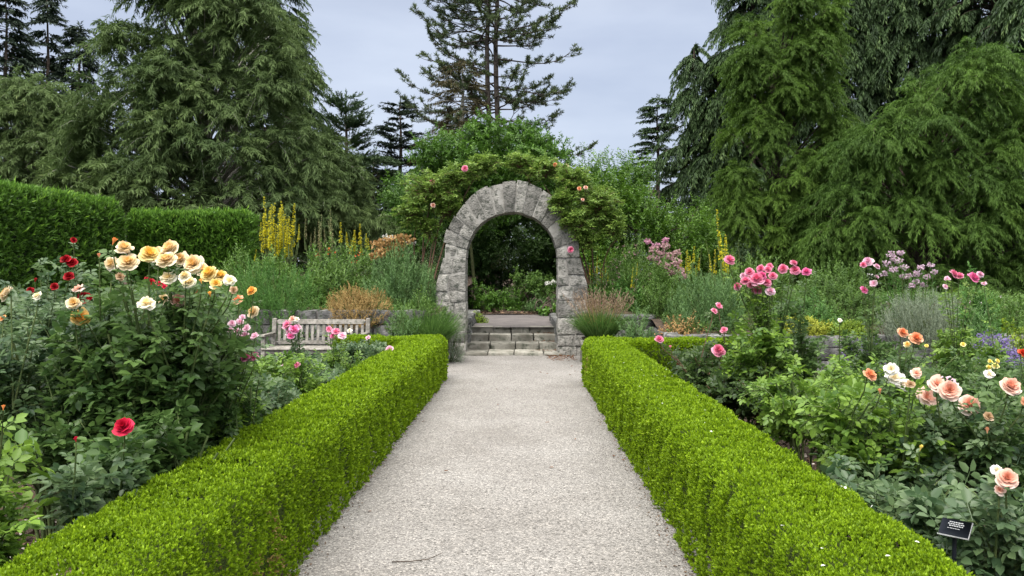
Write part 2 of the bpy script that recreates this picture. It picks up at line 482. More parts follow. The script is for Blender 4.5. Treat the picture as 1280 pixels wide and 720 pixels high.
M['copper'] = leafmat('copper_bract', [(0.28, 0.14, 0.05), (0.42, 0.24, 0.085), (0.5, 0.33, 0.13), (0.45, 0.4, 0.18)], .6, 0.3, .3)
M['grass'] = leafmat('grass_blade', [(0.0468, 0.1105, 0.0234), (0.0858, 0.182, 0.0364), (0.1365, 0.2535, 0.0546), (0.208, 0.325, 0.091)], .5, 0.35, .3)
M['plume'] = leafmat('grass_plume', [(.20, .13, .085), (.30, .21, .14), (.40, .30, .215), (.5, .41, .31)], .8, .3, .2)
M['gold'] = leafmat('golden_leaf', [(0.1955, 0.2352, 0.02), (0.345, 0.3808, 0.035), (0.483, 0.5152, 0.06), (0.6325, 0.6384, 0.11)], .6, .25, .3)
M['chart'] = leafmat('chartreuse_leaf', [(.12, .20, .012), (.22, .32, .025), (.33, .44, .04), (.44, .54, .07)], .6, .25, .3)
M['mauve'] = leafmat('mauve_floret', [(0.132, 0.0978, 0.24), (0.204, 0.1495, 0.348), (0.288, 0.23, 0.456), (0.408, 0.345, 0.576)], .7, .3, .2)
M['spikeyellow'] = leafmat('yellow_floret', [(.50, .46, .02), (.70, .64, .03), (.82, .76, .07), (.86, .82, .20)], .6, .3, .2)
M['spikecream'] = leafmat('cream_seed_spike', [(0.286, 0.273, 0.13), (0.429, 0.403, 0.208), (0.572, 0.533, 0.312), (0.676, 0.65, 0.416)], .7, .2, .2)
M['spikegreen'] = leafmat('green_seed_spike', [(.10, .14, .04), (.17, .21, .06), (.25, .28, .09), (.33, .34, .14)], .7, .2, .2)
M['pinkfloret'] = leafmat('pink_floret', [(.42, .15, .26), (.56, .26, .38), (.66, .40, .50), (.74, .56, .62)], .6, .3, .2)
M['dustypink'] = leafmat('dusty_pink_floret', [(.34, .18, .20), (.46, .28, .29), (.54, .38, .37), (.6, .48, .45)], .7, .3, .2)
M['lilac'] = leafmat('lilac_floret', [(.50, .32, .42), (.64, .48, .57), (.72, .60, .67), (.78, .70, .75)], .6, .3, .2)
M['poppy'] = leafmat('red_floret', [(.50, .05, .02), (.62, .09, .03), (.70, .16, .06), (.7, .2, .1)], .6, .3, .2)
M['whitefloret'] = leafmat('white_floret', [(.62, .62, .55), (.72, .72, .66), (.78, .78, .74), (.8, .8, .78)], .6, .3, .2)
M['sepal'] = leafmat('sepal', [(.06, .13, .03), (.09, .17, .04)], .5, .2, .3)
M['deadleaf'] = leafmat('dead_leaf', [(.12, .05, .02), (.20, .09, .035), (.28, .15, .06)], .7, .2, .2)

# petals: tint 0 = heart of the flower, 1 = outermost petals
BLOOM = {
    'peach':    [(.83, .55, .18), (.84, .66, .36), (.85, .73, .52), (.85, .75, .63)],
    'yellow':   [(.85, .52, .06), (.86, .63, .16), (.86, .70, .32), (.86, .75, .48)],
    'apricot':  [(.86, .36, .04), (.86, .45, .08), (.86, .53, .15), (.86, .60, .24)],
    'cream':    [(.82, .62, .25), (.84, .74, .46), (.85, .80, .62), (.85, .82, .70)],
    'red':      [(.22, .002, .006), (.36, .004, .010), (.46, .008, .018), (.52, .014, .03)],
    'crimson':  [(.42, .003, .02), (.56, .008, .045), (.66, .016, .07), (.70, .03, .10)],
    'hotpink':  [(.66, .07, .22), (.74, .14, .34), (.78, .22, .44), (.80, .32, .52)],
    'pink':     [(.70, .11, .22), (.76, .20, .34), (.80, .30, .44), (.82, .42, .54)],
    'palepink': [(.74, .34, .48), (.79, .46, .58), (.82, .58, .67), (.84, .70, .76)],
    'blush':    [(.78, .34, .22), (.82, .48, .36), (.84, .60, .50), (.85, .70, .63)],
    'salmon':   [(.80, .26, .10), (.83, .36, .18), (.84, .45, .27), (.85, .54, .37)],
    'white':    [(.80, .66, .38), (.83, .78, .66), (.84, .82, .77), (.85, .84, .81)],
    'lemon':    [(.82, .58, .04), (.84, .70, .14), (.85, .76, .28), (.85, .80, .45)],
    'orange':   [(.80, .20, .03), (.82, .30, .07), (.84, .38, .13), (.85, .48, .22)],
    'faded':    [(.30, .16, .06), (.42, .26, .13), (.52, .36, .22), (.60, .45, .32)],
    'scarlet':  [(.62, .03, .01), (.70, .06, .02), (.75, .10, .04), (.78, .15, .07)],
}
for k, c in BLOOM.items():
    M['p_' + k] = leafmat(k + '_petal', c, .55, .3, .25)

# ------------------------------------------------------------------ ground, path, terraces (the setting)
def struct(o):
    o['kind'] = 'structure'
    return o

def grid(name, mat, x0, x1, y0, y1, zf, nx, ny):
    xs = np.linspace(x0, x1, nx); ys = np.linspace(y0, y1, ny)
    X, Y = np.meshgrid(xs, ys, indexing='ij')
    P = np.stack([X.ravel(), Y.ravel(), np.zeros(X.size)], 1)
    P[:, 2] = zf(P[:, 0], P[:, 1])
    I = np.arange(nx * ny).reshape(nx, ny)
    Q = np.stack([I[:-1, :-1], I[1:, :-1], I[1:, 1:], I[:-1, 1:]], -1).reshape(-1, 4)
    g = Geo(); g.add(P, Q)
    return g.build(name, mat, smooth=True)

PX0, PX1 = -1.22, 0.90        # edges of the gravel path
struct(grid('ground', M['lawn'], -400, 400, -30, 900, lambda x, y: np.full(x.shape, -0.03), 2, 2))
def bumps(x, y, s=.03):
    return s * vnoise(np.stack([x, y, x * 0], 1), 3.0, 3)
struct(grid('bed_soil', M['soil'], -9.5, PX0 - .02, -1.5, 12.2, lambda x, y: .02 + bumps(x, y), 60, 90))
struct(grid('bed_soil', M['soil'], PX1 + .02, 9.5, -1.5, 12.6, lambda x, y: .02 + bumps(x, y), 60, 90))
struct(grid('gravel_path', M['gravel'], PX0 - .12, PX1 + .12, -1.5, 12.2, lambda x, y: .03 + .004 * vnoise(np.stack([x, y, 0 * x], 1), 2.5, 3), 24, 140))
struct(grid('gravel_path', M['gravel'], -9.0, 9.0, 12.2, 15.6, lambda x, y: .03 + .004 * vnoise(np.stack([x, y, 0 * x], 1), 2.5, 3), 90, 40))

# loose pebbles over the gravel close to the camera
g = Geo()
n = 9000
yy = 2.6 + 9 * R.random(n) ** 2.2
xx = R.uniform(PX0, PX1, n)
P = np.stack([xx, yy, np.full(n, .036)], 1)
sz = R.uniform(.002, .0058, n) * (1 + .06 * yy)
oct_v = np.array([(1, 0, 0), (0, 1, 0), (-1, 0, 0), (0, -1, 0), (0, 0, .7), (0, 0, -.5)], float)
oct_f = np.array([(0, 1, 4), (1, 2, 4), (2, 3, 4), (3, 0, 4)])
an = R.uniform(0, 6.28, n)
V = oct_v[None] * (sz[:, None, None] * R.uniform(.6, 1.3, (n, 1, 3)))
ca, sa = np.cos(an)[:, None], np.sin(an)[:, None]
V = np.stack([V[..., 0] * ca - V[..., 1] * sa, V[..., 0] * sa + V[..., 1] * ca, V[..., 2]], -1) + P[:, None]
g.add(V.reshape(-1, 3), (oct_f[None] + (np.arange(n) * 6)[:, None, None]).reshape(-1, 3), np.repeat(R.random(n), 6))
o = g.build('loose_gravel', M['pebble'])
o['kind'] = 'stuff'; o['label'] = 'loose pale pebbles scattered over the gravel path'; o['category'] = 'gravel'

# mulch: bark chips and pale chips in the beds
def chips(name, label, regions, n, mat, s0, s1):
    g = Geo()
    P = []
    for (x0, x1, y0, y1, z) in regions:
        k = n // len(regions)
        q = np.stack([R.uniform(x0, x1, k), y0 + (y1 - y0) * R.random(k) ** 1.5, np.zeros(k)], 1)
        q[:, 2] = z + bumps(q[:, 0], q[:, 1]) + R.uniform(.005, .03, k)
        P.append(q)
    P = np.concatenate(P); k = len(P)
    D = unit(rv(k) * np.array([1, 1, .35])); N = unit(np.array([0, 0, 1.0]) + rv(k, .45))
    L = R.uniform(s0, s1, k)
    leaves(g, P, D, N, L, L * R.uniform(.35, .8, k), R.random(k), (np.array([(-.5, 0, 0), (.5, .1, .03), (.4, .9, 0), (-.45, 1, .05)]), np.array([(0, 1, 2, 3)])))
    o = g.build(name, mat)
    o['kind'] = 'stuff'; o['label'] = label; o['category'] = 'mulch'
chips('bark_mulch', 'dark bark mulch covering the soil of the rose beds', [(-5, -1.75, 1.5, 11, .02), (1.45, 5, 1.5, 11, .02)], 26000, M['chip'], .02, .06)
chips('wood_chip_mulch', 'pale wood chips lying on the dark soil under the roses', [(-4, -1.75, 1.5, 9, .03), (1.45, 4.5, 1.5, 9, .03)], 3600, M['palechip'], .02, .055)

# raised borders behind stone walls, either side of the steps
ZT = 0.90
def left_terrace(x, y):
    return np.where(y < 14.45, ZT - .06, ZT + .05 * (y - 14.4)) + bumps(x, y, .03)
def right_terrace(x, y):
    return np.where(y < 13.4, .55, np.minimum(.55 + .16 * (y - 13.4), .95)) + bumps(x, y, .03)
struct(grid('border_soil', M['soil'], -13, -1.5, 14.25, 30, left_terrace, 50, 50))
struct(grid('border_soil', M['soil'], 2.35, 20, 13.2, 30, right_terrace, 60, 50))
struct(grid('border_soil', M['soil'], 1.0, 2.36, 15.1, 30, lambda x, y: right_terrace(x, y) - .004, 8, 40))
ZL = .46                       # landing above the steps
struct(grid('upper_path', M['asphalt'], -1.62, 1.30, 17.0, 22.2, lambda x, y: np.full(x.shape, ZL), 8, 12))
struct(grid('woodland_floor', M['soil'], -30, 30, 22.1, 60, lambda x, y: ZL - .01 + .02 * np.maximum(y - 22.2, 0) + bumps(x, y, .06), 60, 40))

# ------------------------------------------------------------------ stone arch
AY0, AY1 = 15.35, 15.98
AXC = wx(639.5, 15.35)
RI, SPR = 0.875, 1.90
RO_X, RO_Z = 1.30, 1.46
def out_half(z):               # outer half width of a pier: it flares towards the foot
    return 1.30 + .17 * np.clip((1.98 - z) / .62, 0, 1)

arch = empty('stone_arch', 'rough granite arch spanning the steps, overhung by climbing roses', 'arch', loc=(AXC, AY0, 0))
g = Geo(); gm = Geo()
vous = np.array([0, 12.5, 26, 38, 50.5, 63, 75.5, 86, 98.5, 110, 122, 134, 146, 158, 169, 180])
for i in range(len(vous) - 1):
    a0, a1 = math.radians(vous[i] + .5), math.radians(vous[i + 1] - .5)
    pr = R.uniform(-.015, .03)
    rr = [(0, 1)] if 2 < i < len(vous) - 4 else [(0, R.uniform(.45, .55))]
    if len(rr) == 1 and rr[0][1] < 1: rr.append((rr[0][1] + .02, 1))
    ext = R.uniform(-.02, .05)
    for (q0, q1) in rr:
        def fn(C, a0=a0, a1=a1, q0=q0, q1=q1, pr=pr, ext=ext):
            a = a0 + (a1 - a0) * (C[:, 0] + 1) / 2
            q = q0 + (q1 - q0) * (C[:, 2] + 1) / 2
            ox, oz = RO_X + ext, RO_Z + ext
            x = np.cos(a) * (RI + (ox - RI) * q); z = np.sin(a) * (RI + (oz - RI) * q)
            y = AY0 - pr + (AY1 - AY0 + 2 * pr) * (C[:, 1] + 1) / 2
            return np.stack([AXC + x, y, SPR + z], 1)
        rock(g, fn, 8, .008, R.random(), .05, i * 3.1)
# mortar inside the ring
an = np.linspace(0, math.pi, 40)
for yv in (AY0 + .012, AY1 - .012):
    inn = np.stack([AXC + np.cos(an) * (RI + .012), np.full(40, yv), SPR + np.sin(an) * (RI + .018)], 1)
    ou = np.stack([AXC + np.cos(an) * (RO_X - .02), np.full(40, yv), SPR + np.sin(an) * (RO_Z - .02)], 1)
    I = np.arange(39)
    gm.add(np.concatenate([inn, ou]), np.stack([I, I + 1, I + 41, I + 40], 1))
for rad_x, rad_z in ((RI + .018, RI + .018), (RO_X - .02, RO_Z - .02)):
    a = np.stack([AXC + np.cos(an) * rad_x, np.full(40, AY0 + .025), SPR + np.sin(an) * rad_z], 1)
    b = a.copy(); b[:, 1] = AY1 - .025
    I = np.arange(39)
    gm.add(np.concatenate([a, b]), np.stack([I, I + 1, I + 41, I + 40], 1))
ring = local(g.build('arch_ring', M['granite']), arch)
local(gm.build('mortar', M['mortar']), arch)
for sgn in (-1, 1):
    g = Geo(); gm = Geo()
    z = -.02
    row = 0
    while z < SPR - .08:
        hgt = R.uniform(.2, .36)
        if z + hgt > SPR - .15: hgt = SPR - z
        oh = out_half(z + hgt / 2)
        w_ = oh - RI
        cuts = [0, 1] if (row % 3 == 2 and w_ < .5) else [0, R.uniform(.36, .64), 1]
        for c0, c1 in zip(cuts[:-1], cuts[1:]):
            pr = R.uniform(-.01, .035)
            def fn(C, c0=c0, c1=c1, z=z, hgt=hgt, pr=pr):
                zz = z + .007 + (hgt - .014) * (C[:, 2] + 1) / 2
                q = c0 + .008 / w_ + (c1 - c0 - .016 / w_) * (C[:, 0] + 1) / 2
                x = RI + (out_half(zz) - RI) * q
                y = AY0 - pr + (AY1 - AY0 + 2 * pr) * (C[:, 1] + 1) / 2
                return np.stack([AXC + sgn * x, y, zz], 1)
            rock(g, fn, 8, .010, R.random(), .06, row * 5.3 + sgn + c0)
        z += hgt; row += 1
    zz = np.linspace(-.02, SPR, 12)
    for xf in (lambda q: RI + .02 + 0 * q, lambda q: out_half(q) - .02):
        a = np.stack([AXC + sgn * xf(zz), np.full(12, AY0 + .025), zz], 1); b = a.copy(); b[:, 1] = AY1 - .025
        I = np.arange(11); gm.add(np.concatenate([a, b]), np.stack([I, I + 1, I + 13, I + 12], 1))
    for yv in (AY0 + .012, AY1 - .012):
        a = np.stack([AXC + sgn * (RI + .02 + 0 * zz), np.full(12, yv), zz], 1); b = np.stack([AXC + sgn * (out_half(zz) - .02), np.full(12, yv), zz], 1)
        I = np.arange(11); gm.add(np.concatenate([a, b]), np.stack([I, I + 1, I + 13, I + 12], 1))
    p = local(g.build('pier', M['granite']), arch)
    local(gm.build('mortar', M['mortar']), arch)

# ------------------------------------------------------------------ steps
steps = empty('stone_steps', 'four weathered stone steps rising through the granite arch', 'steps', loc=(AXC, 15.4, 0))
tops = [.085, .21, .335, ZL]
ys = [15.28, 15.95, 16.5, 17.05]
for i in range(4):
    g = Geo()
    x = AXC - RI - .10
    xe = AXC + RI + .10
    y1 = ys[i + 1] + .12 if i < 3 else 17.45
    cuts = [x]
    while cuts[-1] < xe - .35: cuts.append(cuts[-1] + R.uniform(.36, .62))
    cuts[-1] = xe if xe - cuts[-1] < .3 else cuts[-1]
    if cuts[-1] < xe: cuts.append(xe)
    for a, b in zip(cuts[:-1], cuts[1:]):
        jy = R.uniform(-.012, .012)
        rock(g, boxmap((a + .006, ys[i] + jy, tops[i] - .16), (b - .006, y1, tops[i] + R.uniform(-.004, .006))), 8, .006, R.random(), .06, i * 7 + a)
    local(g.build('step', M['stepstone']), steps)

# ------------------------------------------------------------------ stone walls
def stone_wall(label, p0, p1, h, thick=.35, z0=-.03, cap=.0, row=(.14, .24), group=None):
    p0 = np.array(p0, float); p1 = np.array(p1, float)
    L = np.linalg.norm(p1 - p0); d = (p1 - p0) / L; nrm = np.array([-d[1], d[0]])
    t = empty('stone_wall', label, 'wall', group, loc=(p0[0], p0[1], 0))
    g = Geo()
    z = z0
    top = h
    while z < top - .05:
        hh = min(R.uniform(*row), top - z)
        if top - z - hh < .09: hh = top - z
        s = -R.uniform(0, .2)
        while s < L:
            ln = R.uniform(.25, .6)
            a, b = max(s, 0), min(s + ln, L)
            pr = R.uniform(-.01, .03)
            if b - a > .03:
                def fn(C, a=a, b=b, z=z, hh=hh, pr=pr):
                    u = a + .006 + (b - a - .012) * (C[:, 0] + 1) / 2
                    v = -pr + (thick + 2 * pr) * (C[:, 1] + 1) / 2
                    zz = z + .006 + (hh - .012) * (C[:, 2] + 1) / 2
                    xy = p0[None] + d[None] * u[:, None] + nrm[None] * v[:, None]
                    return np.concatenate([xy, zz[:, None]], 1)
                rock(g, fn, 6, .012, R.random(), .12, s * 3 + z * 11)
            s += ln
        z += hh
    gm = Geo()
    c = [p0 + nrm * .03 , p1 + nrm * .03, p1 + nrm * (thick - .03), p0 + nrm * (thick - .03)]
    V = np.array([(q[0], q[1], zz) for zz in (z0, top - .02) for q in c])
    gm.add(V, np.array([(0, 1, 5, 4), (1, 2, 6, 5), (2, 3, 7, 6), (3, 0, 4, 7), (4, 5, 6, 7)]))
    local(g.build('stonework', M['wallstone']), t)
    local(gm.build('mortar', M['wallmortar']), t)
    return t
stone_wall('dark stone retaining wall behind the slatted garden bench', (-8.5, 14.0), (-1.75, 14.0), .96)
stone_wall('low grey stone wall edging the raised border right of the steps', (2.35, 13.0), (9.5, 13.0), .60)
stone_wall('short block of stone wall beside the ornamental grass planter', (1.30, 14.9), (2.45, 14.9), .84)
stone_wall('short end of the low stone wall turning back beside the spurge', (2.62, 13.38), (2.62, 14.88), .615, .27)
stone_wall('low stone wall flanking the left side of the steps', (AXC - RI, 16.02), (AXC - RI, 20.0), .70, .28)
stone_wall('low stone wall flanking the right side of the steps', (AXC + RI, 20.0), (AXC + RI, 16.02), .62, .28)

# ------------------------------------------------------------------ clipped hedges
def hedge_points(p0, p1, width, h, n, dens_pow, grooves=True, sq=5.0, ends=(True, True), gd=.20):
    """sample points and normals on a clipped hedge's surface"""
    p0 = np.array(p0, float); p1 = np.array(p1, float)
    L = np.linalg.norm(p1 - p0); d = (p1 - p0) / L; nr = np.array([d[1], -d[0]])
    # along-length density: more sprigs where the hedge is near the camera
    u = np.linspace(0, L, 400)
    dist = np.maximum(np.abs(p0[1] + d[1] * u), 1.5)
    wgt = dist ** -dens_pow
    cdf = np.cumsum(wgt); cdf /= cdf[-1]
    s = np.interp(R.random(n), cdf, u)
    per = width + 2 * h
    q = R.random(n) * per
    a, b = width / 2, h
    # superellipse cross-section by walking the box outline
    bx = np.where(q < h, -a, np.where(q < h + width, -a + (q - h), a))
    bz = np.where(q < h, q, np.where(q < h + width, h, h - (q - h - width)))
    vx, vz = bx / a, np.maximum(bz, 0) / b
    k = (np.abs(vx) ** sq + np.abs(vz) ** sq) ** (1 / sq)
    k = np.maximum(k, 1e-3)
    x, z = bx / k * np.where(True, 1, 1), bz / k
    # keep sides straight down to the ground
    x = np.where(bz < h * .5, bx, x); z = np.where(bz < h * .5, bz, z)
    gx = np.sign(vx) * np.abs(vx) ** (sq - 1) / a; gz = np.abs(vz) ** (sq - 1) / b
    nl = np.hypot(gx, gz) + 1e-6
    nx, nz = gx / nl, gz / nl
    sidey = np.clip(1 - nz * 1.3, 0, 1)
    off = np.zeros(n); gone = np.zeros(n, bool)
    if grooves:
        gp = np.cumsum(R.uniform(.10, .32, int(L / .14) + 6))
        ds = np.min(np.abs((s + .02 * np.sin(z * 9 + s * 3))[:, None] - gp[None]), axis=1) if n * len(gp) < 6e7 else np.array([0.0])
        dep = np.interp(s, gp, R.uniform(.15, 1.0, len(gp)))
        wob = .75 + .5 * np.sin(z * 13 + np.floor(s * 7) * 2.1)
        gq = np.exp(-(ds / (.034 * wob)) ** 2) * dep * (sidey + .08) * np.clip((h * .97 - z) / (h * .25) + .15, 0, 1)
        off -= gd * gq
        gone = R.random(n) < gq * .85
    c3 = np.stack([s * 1.0, x, z], 1)
    off += .008 * vnoise(c3, 7, 3) + .007 * vnoise(c3, 22, 2)
    P2 = p0[None] + d[None] * s[:, None] + nr[None] * (x + nx * off)[:, None]
    P = np.concatenate([P2, (z + nz * off)[:, None]], 1)
    N = np.concatenate([nr[None] * nx[:, None], nz[:, None]], 1)
    P, N = P[~gone], N[~gone]
    # end faces
    for e, on in enumerate(ends):
        if not on: continue
        m = int(n * (width * h) / (per * L) * (2.0 if dens_pow > 0 else 1.0)) + 20
        ex = R.uniform(-a, a, m); ez = R.uniform(0, h, m)
        kk = (np.abs(ex / a) ** sq + np.abs(ez / b) ** sq) ** (1 / sq)
        ok = kk < 1; ex, ez = ex[ok], ez[ok]
        c = p0 if e == 0 else p1
        dd = -d if e == 0 else d
        o_ = .012 * vnoise(np.stack([ex, ez, ex * 0 + e], 1), 12, 3)
        rr = np.clip(np.maximum(np.abs(ex / a), ez / b) - .8, 0, 1) ** 2 * .9
        PP = np.concatenate([c[None] + dd[None] * (o_ - rr)[:, None] + nr[None] * ex[:, None], ez[:, None]], 1)
        P = np.concatenate([P, PP]); N = np.concatenate([N, np.repeat(np.concatenate([dd, [.1]])[None], len(PP), 0)])
    return P, N

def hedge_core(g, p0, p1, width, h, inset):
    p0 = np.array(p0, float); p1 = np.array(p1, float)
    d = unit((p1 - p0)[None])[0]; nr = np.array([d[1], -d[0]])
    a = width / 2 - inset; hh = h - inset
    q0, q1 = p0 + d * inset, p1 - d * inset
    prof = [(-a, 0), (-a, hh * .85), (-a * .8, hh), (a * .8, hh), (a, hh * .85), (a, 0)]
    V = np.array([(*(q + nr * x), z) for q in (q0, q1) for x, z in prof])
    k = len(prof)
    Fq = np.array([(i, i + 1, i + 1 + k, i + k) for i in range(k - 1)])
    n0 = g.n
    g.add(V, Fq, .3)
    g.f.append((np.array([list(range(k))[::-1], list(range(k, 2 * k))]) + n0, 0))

def sprigs(g, P, N, per, L, Wd, inner, up=.55, spread=.75, tb=(.25, .85), jit=.35, tpl=T_RHOMB):
    """little rosettes of leaves at each point"""
    n = len(P)
    A = unit(N * .75 + np.array([0, 0, up]) + rv(n, jit))
    tt = R.uniform(tb[0], tb[1], n)
    L = np.broadcast_to(np.asarray(L, float), (n,))
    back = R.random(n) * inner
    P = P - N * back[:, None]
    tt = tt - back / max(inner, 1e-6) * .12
    idx = np.repeat(np.arange(n), per)
    k = len(idx)
    D = unit(A[idx] + unit(rv(k)) * spread)
    Nn = unit(A[idx] + rv(k, .5))
    Lk = L[idx] * R.uniform(.7, 1.25, k)
    leaves(g, P[idx] + A[idx] * (R.uniform(0, .6, k) * Lk)[:, None], D, Nn, Lk, Lk * Wd, np.clip(tt[idx] + R.normal(0, .1, k), 0, 1), tpl)

def box_hedge(label, runs, h, width):
    t = empty('box_hedge', label, 'hedge', 'low clipped box hedges beside the path', loc=(runs[0][0][0], runs[0][0][1], 0))
    g = Geo(); gc = Geo(); gd_ = Geo()
    for p0, p1, n, pw, ends in runs:
        P, N = hedge_points(p0, p1, width, h, n, pw, True, 8, ends)
        dist = np.clip(P[:, 1], 2, 13)
        L = .0132 * (dist / 3.2) ** .62
        dry = (vnoise(P, 2.3, 2) + .6 * vnoise(P, 9, 2) > 1.95) & (N[:, 2] < .5) & (R.random(len(P)) < .3)
        if dry.any(): sprigs(gd_, P[dry], N[dry], 4, L[dry] * .9, .45, .02)
        P, N, L = P[~dry], N[~dry], L[~dry]
        sprigs(g, P, N, 5, L, .50, .03, .85, .62, (.2, .9), .3)
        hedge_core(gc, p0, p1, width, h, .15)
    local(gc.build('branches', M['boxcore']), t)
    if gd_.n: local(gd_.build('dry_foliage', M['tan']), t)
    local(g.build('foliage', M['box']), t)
    return t
HW, HH = .58, .645
box_hedge('clipped bright green box hedge along the left edge of the gravel path',
          [((-1.50, 1.2), (-1.46, 12.1), 130000, 1.2, (True, True)), ((-1.70, 11.82), (-2.75, 11.82), 8000, 0, (False, True))], HH, HW)
box_hedge('clipped bright green box hedge along the right edge of the gravel path',
          [((1.21, 1.2), (1.15, 11.75), 130000, 1.2, (True, True)), ((1.40, 11.47), (3.6, 11.47), 11000, 0, (False, True))], HH, HW)

def yew_hedge(label, p0, p1, width, h, n):
    t = empty('yew_hedge', label, 'hedge', 'tall clipped yew hedges', loc=(p0[0], p0[1], 0))
    g = Geo(); gc = Geo()
    P, N = hedge_points(p0, p1, width, h, n, 0, True, 9, (True, True), .12)
    P += N * (vnoise(P, 1.6, 2) * .025)[:, None]
    sprigs(g, P, N, 5, .085, .34, .12, .6, .7, (.15, .8), .3)
    out_ = R.random(len(P)) < .05
    sprigs(g, P[out_] + N[out_] * .05, N[out_], 3, .13, .2, .0, .9, .4, (.55, 1.0), .5)
    tip = P[:, 2] > h - .25
    sprigs(g, P[tip][::2], N[tip][::2] * .2 + np.array([0, 0, .9]), 4, .10, .22, .0, 1.2, .5, (.6, 1.0), .3)
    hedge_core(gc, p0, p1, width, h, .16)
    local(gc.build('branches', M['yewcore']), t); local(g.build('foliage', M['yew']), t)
yew_hedge('tall dark clipped yew hedge running back along the left side of the garden', (-10.75, 8.5), (-10.6, 19.8), 1.4, 3.30, 42000)
yew_hedge('tall dark clipped yew hedge standing across the end below the weeping conifer', (-9.95, 20.6), (-7.15, 20.9), 1.2, 3.08, 22000)

# ------------------------------------------------------------------ garden bench
def bench():
    Y = 13.25
    x0, x1 = wx(339, Y), wx(461, Y)
    t = empty('garden_bench', 'weathered grey slatted wooden bench in front of the stone retaining wall', 'bench', loc=((x0 + x1) / 2, Y, .03))
    def part(name, boxes):
        g = Geo()
        for lo, hi in boxes: boxg(g, lo, hi, .5, 0, .005)
        return local(g.build(name, M['teak']), t)
    for x in (x0 + .03, x1 - .03):
        g = Geo()
        tube(g, [(x, Y - .02, .03), (x, Y, .40), (x, Y + .08, .84)], .036, 4)
        g2 = Geo(); boxg(g2, (x - .032, Y - .03, .03), (x + .032, Y + .032, .41), .5, 0, .004)
        V = g2.v[0]
        g2.v[0] = V
        rock(g2, lambda C, x=x: np.stack([x + C[:, 0] * .032, Y + .04 + C[:, 1] * .03 + (C[:, 2] + 1) / 2 * .06, .41 + (C[:, 2] + 1) / 2 * .45], 1), 3, .001)
        local(g2.build('back_leg', M['teak']), t)
        part('front_leg', [((x - .032, Y - .53, .03), (x + .032, Y - .467, .59))])
        part('armrest', [((x - .045, Y - .58, .592), (x + .045, Y + .02, .625))])
    rk = Geo()
    rock(rk, lambda C: np.stack([(x0 + x1) / 2 + C[:, 0] * ((x1 - x0) / 2 - .066), Y + .085 + C[:, 1] * .02 + C[:, 2] * .008, .800 + C[:, 2] * .040], 1), 4, .001)
    local(rk.build('top_rail', M['teak']), t)
    rk = Geo()
    rock(rk, lambda C: np.stack([(x0 + x1) / 2 + C[:, 0] * ((x1 - x0) / 2 - .066), Y + .035 + C[:, 1] * .018, .46 + C[:, 2] * .028], 1), 4, .001)
    local(rk.build('lower_rail', M['teak']), t)
    rk = Geo()
    n = 16
    for i in range(n):
        x = x0 + .12 + (x1 - x0 - .24) * i / (n - 1)
        rock(rk, lambda C, x=x: np.stack([x + C[:, 0] * .023, Y + .06 + C[:, 1] * .008 + C[:, 2] * .022, .622 + C[:, 2] * .134], 1), 3, .001)
    local(rk.build('back_slats', M['teak']), t)
    part('seat', [((x0 + .01, Y - .55 + i * .088, .385), (x1 - .01, Y - .55 + i * .088 + .07, .412)) for i in range(6)])
    part('seat_rail', [((x0 + .07, Y - .515, .32), (x1 - .07, Y - .485, .383))])
bench()

# ------------------------------------------------------------------ plants
def dome(n, rx, ry, h, low=.0, shell=.35):
    """points and outward normals through the outer shell of a half ellipsoid"""
    d = unit(rv(n)); d[:, 2] = np.abs(d[:, 2]) * (1 - low) + low * 0 
    r = 1 - shell * R.random(n) ** 1.6
    P = d * r[:, None] * np.array([rx, ry, h])
    N = unit(d / np.array([rx, ry, h]))
    return P, N

def shoots(g, P, A, slen, k, L, Wd, ang=.9, tb=(.2, .8), tpl=T_RHOMB, tipbright=.15, droop=0.0, mi=0):
    """bottle-brush shoots: leaves set along an axis"""
    n = len(P); A = unit(A)
    slen = np.broadcast_to(np.asarray(slen, float), (n,))
    idx = np.repeat(np.arange(n), k)
    t = np.tile((np.arange(k) + .5) / k, n) + R.uniform(-.03, .03, n * k)
    base = P[idx] + A[idx] * (slen[idx] * (t - .6))[:, None]
    rad = unit(np.cross(A[idx], rv(n * k)))
    D = unit(A[idx] * (1 - ang * (1 - t * .5))[:, None] + rad * ang - np.array([0, 0, droop]))
    N = unit(A[idx] + rv(n * k, .3) + np.array([0, 0, .3]))
    Lk = L * R.uniform(.7, 1.2, n * k) * (1 - .35 * t)
    tt = R.uniform(tb[0], tb[1], n)[idx] + tipbright * (t - .5) + R.normal(0, .07, n * k)
    leaves(g, base, D, N, Lk, Lk * Wd, np.clip(tt, 0, 1), tpl, mi)

def stalks(g, base, tops, r=.006, n=5, bend=.06, sides=4):
    for a, b in zip(base, tops):
        tube(g, curve(a, b, R.normal(size=3) * bend * np.linalg.norm(np.asarray(b) - a), n), np.linspace(r, r * .55, n), sides, R.random())

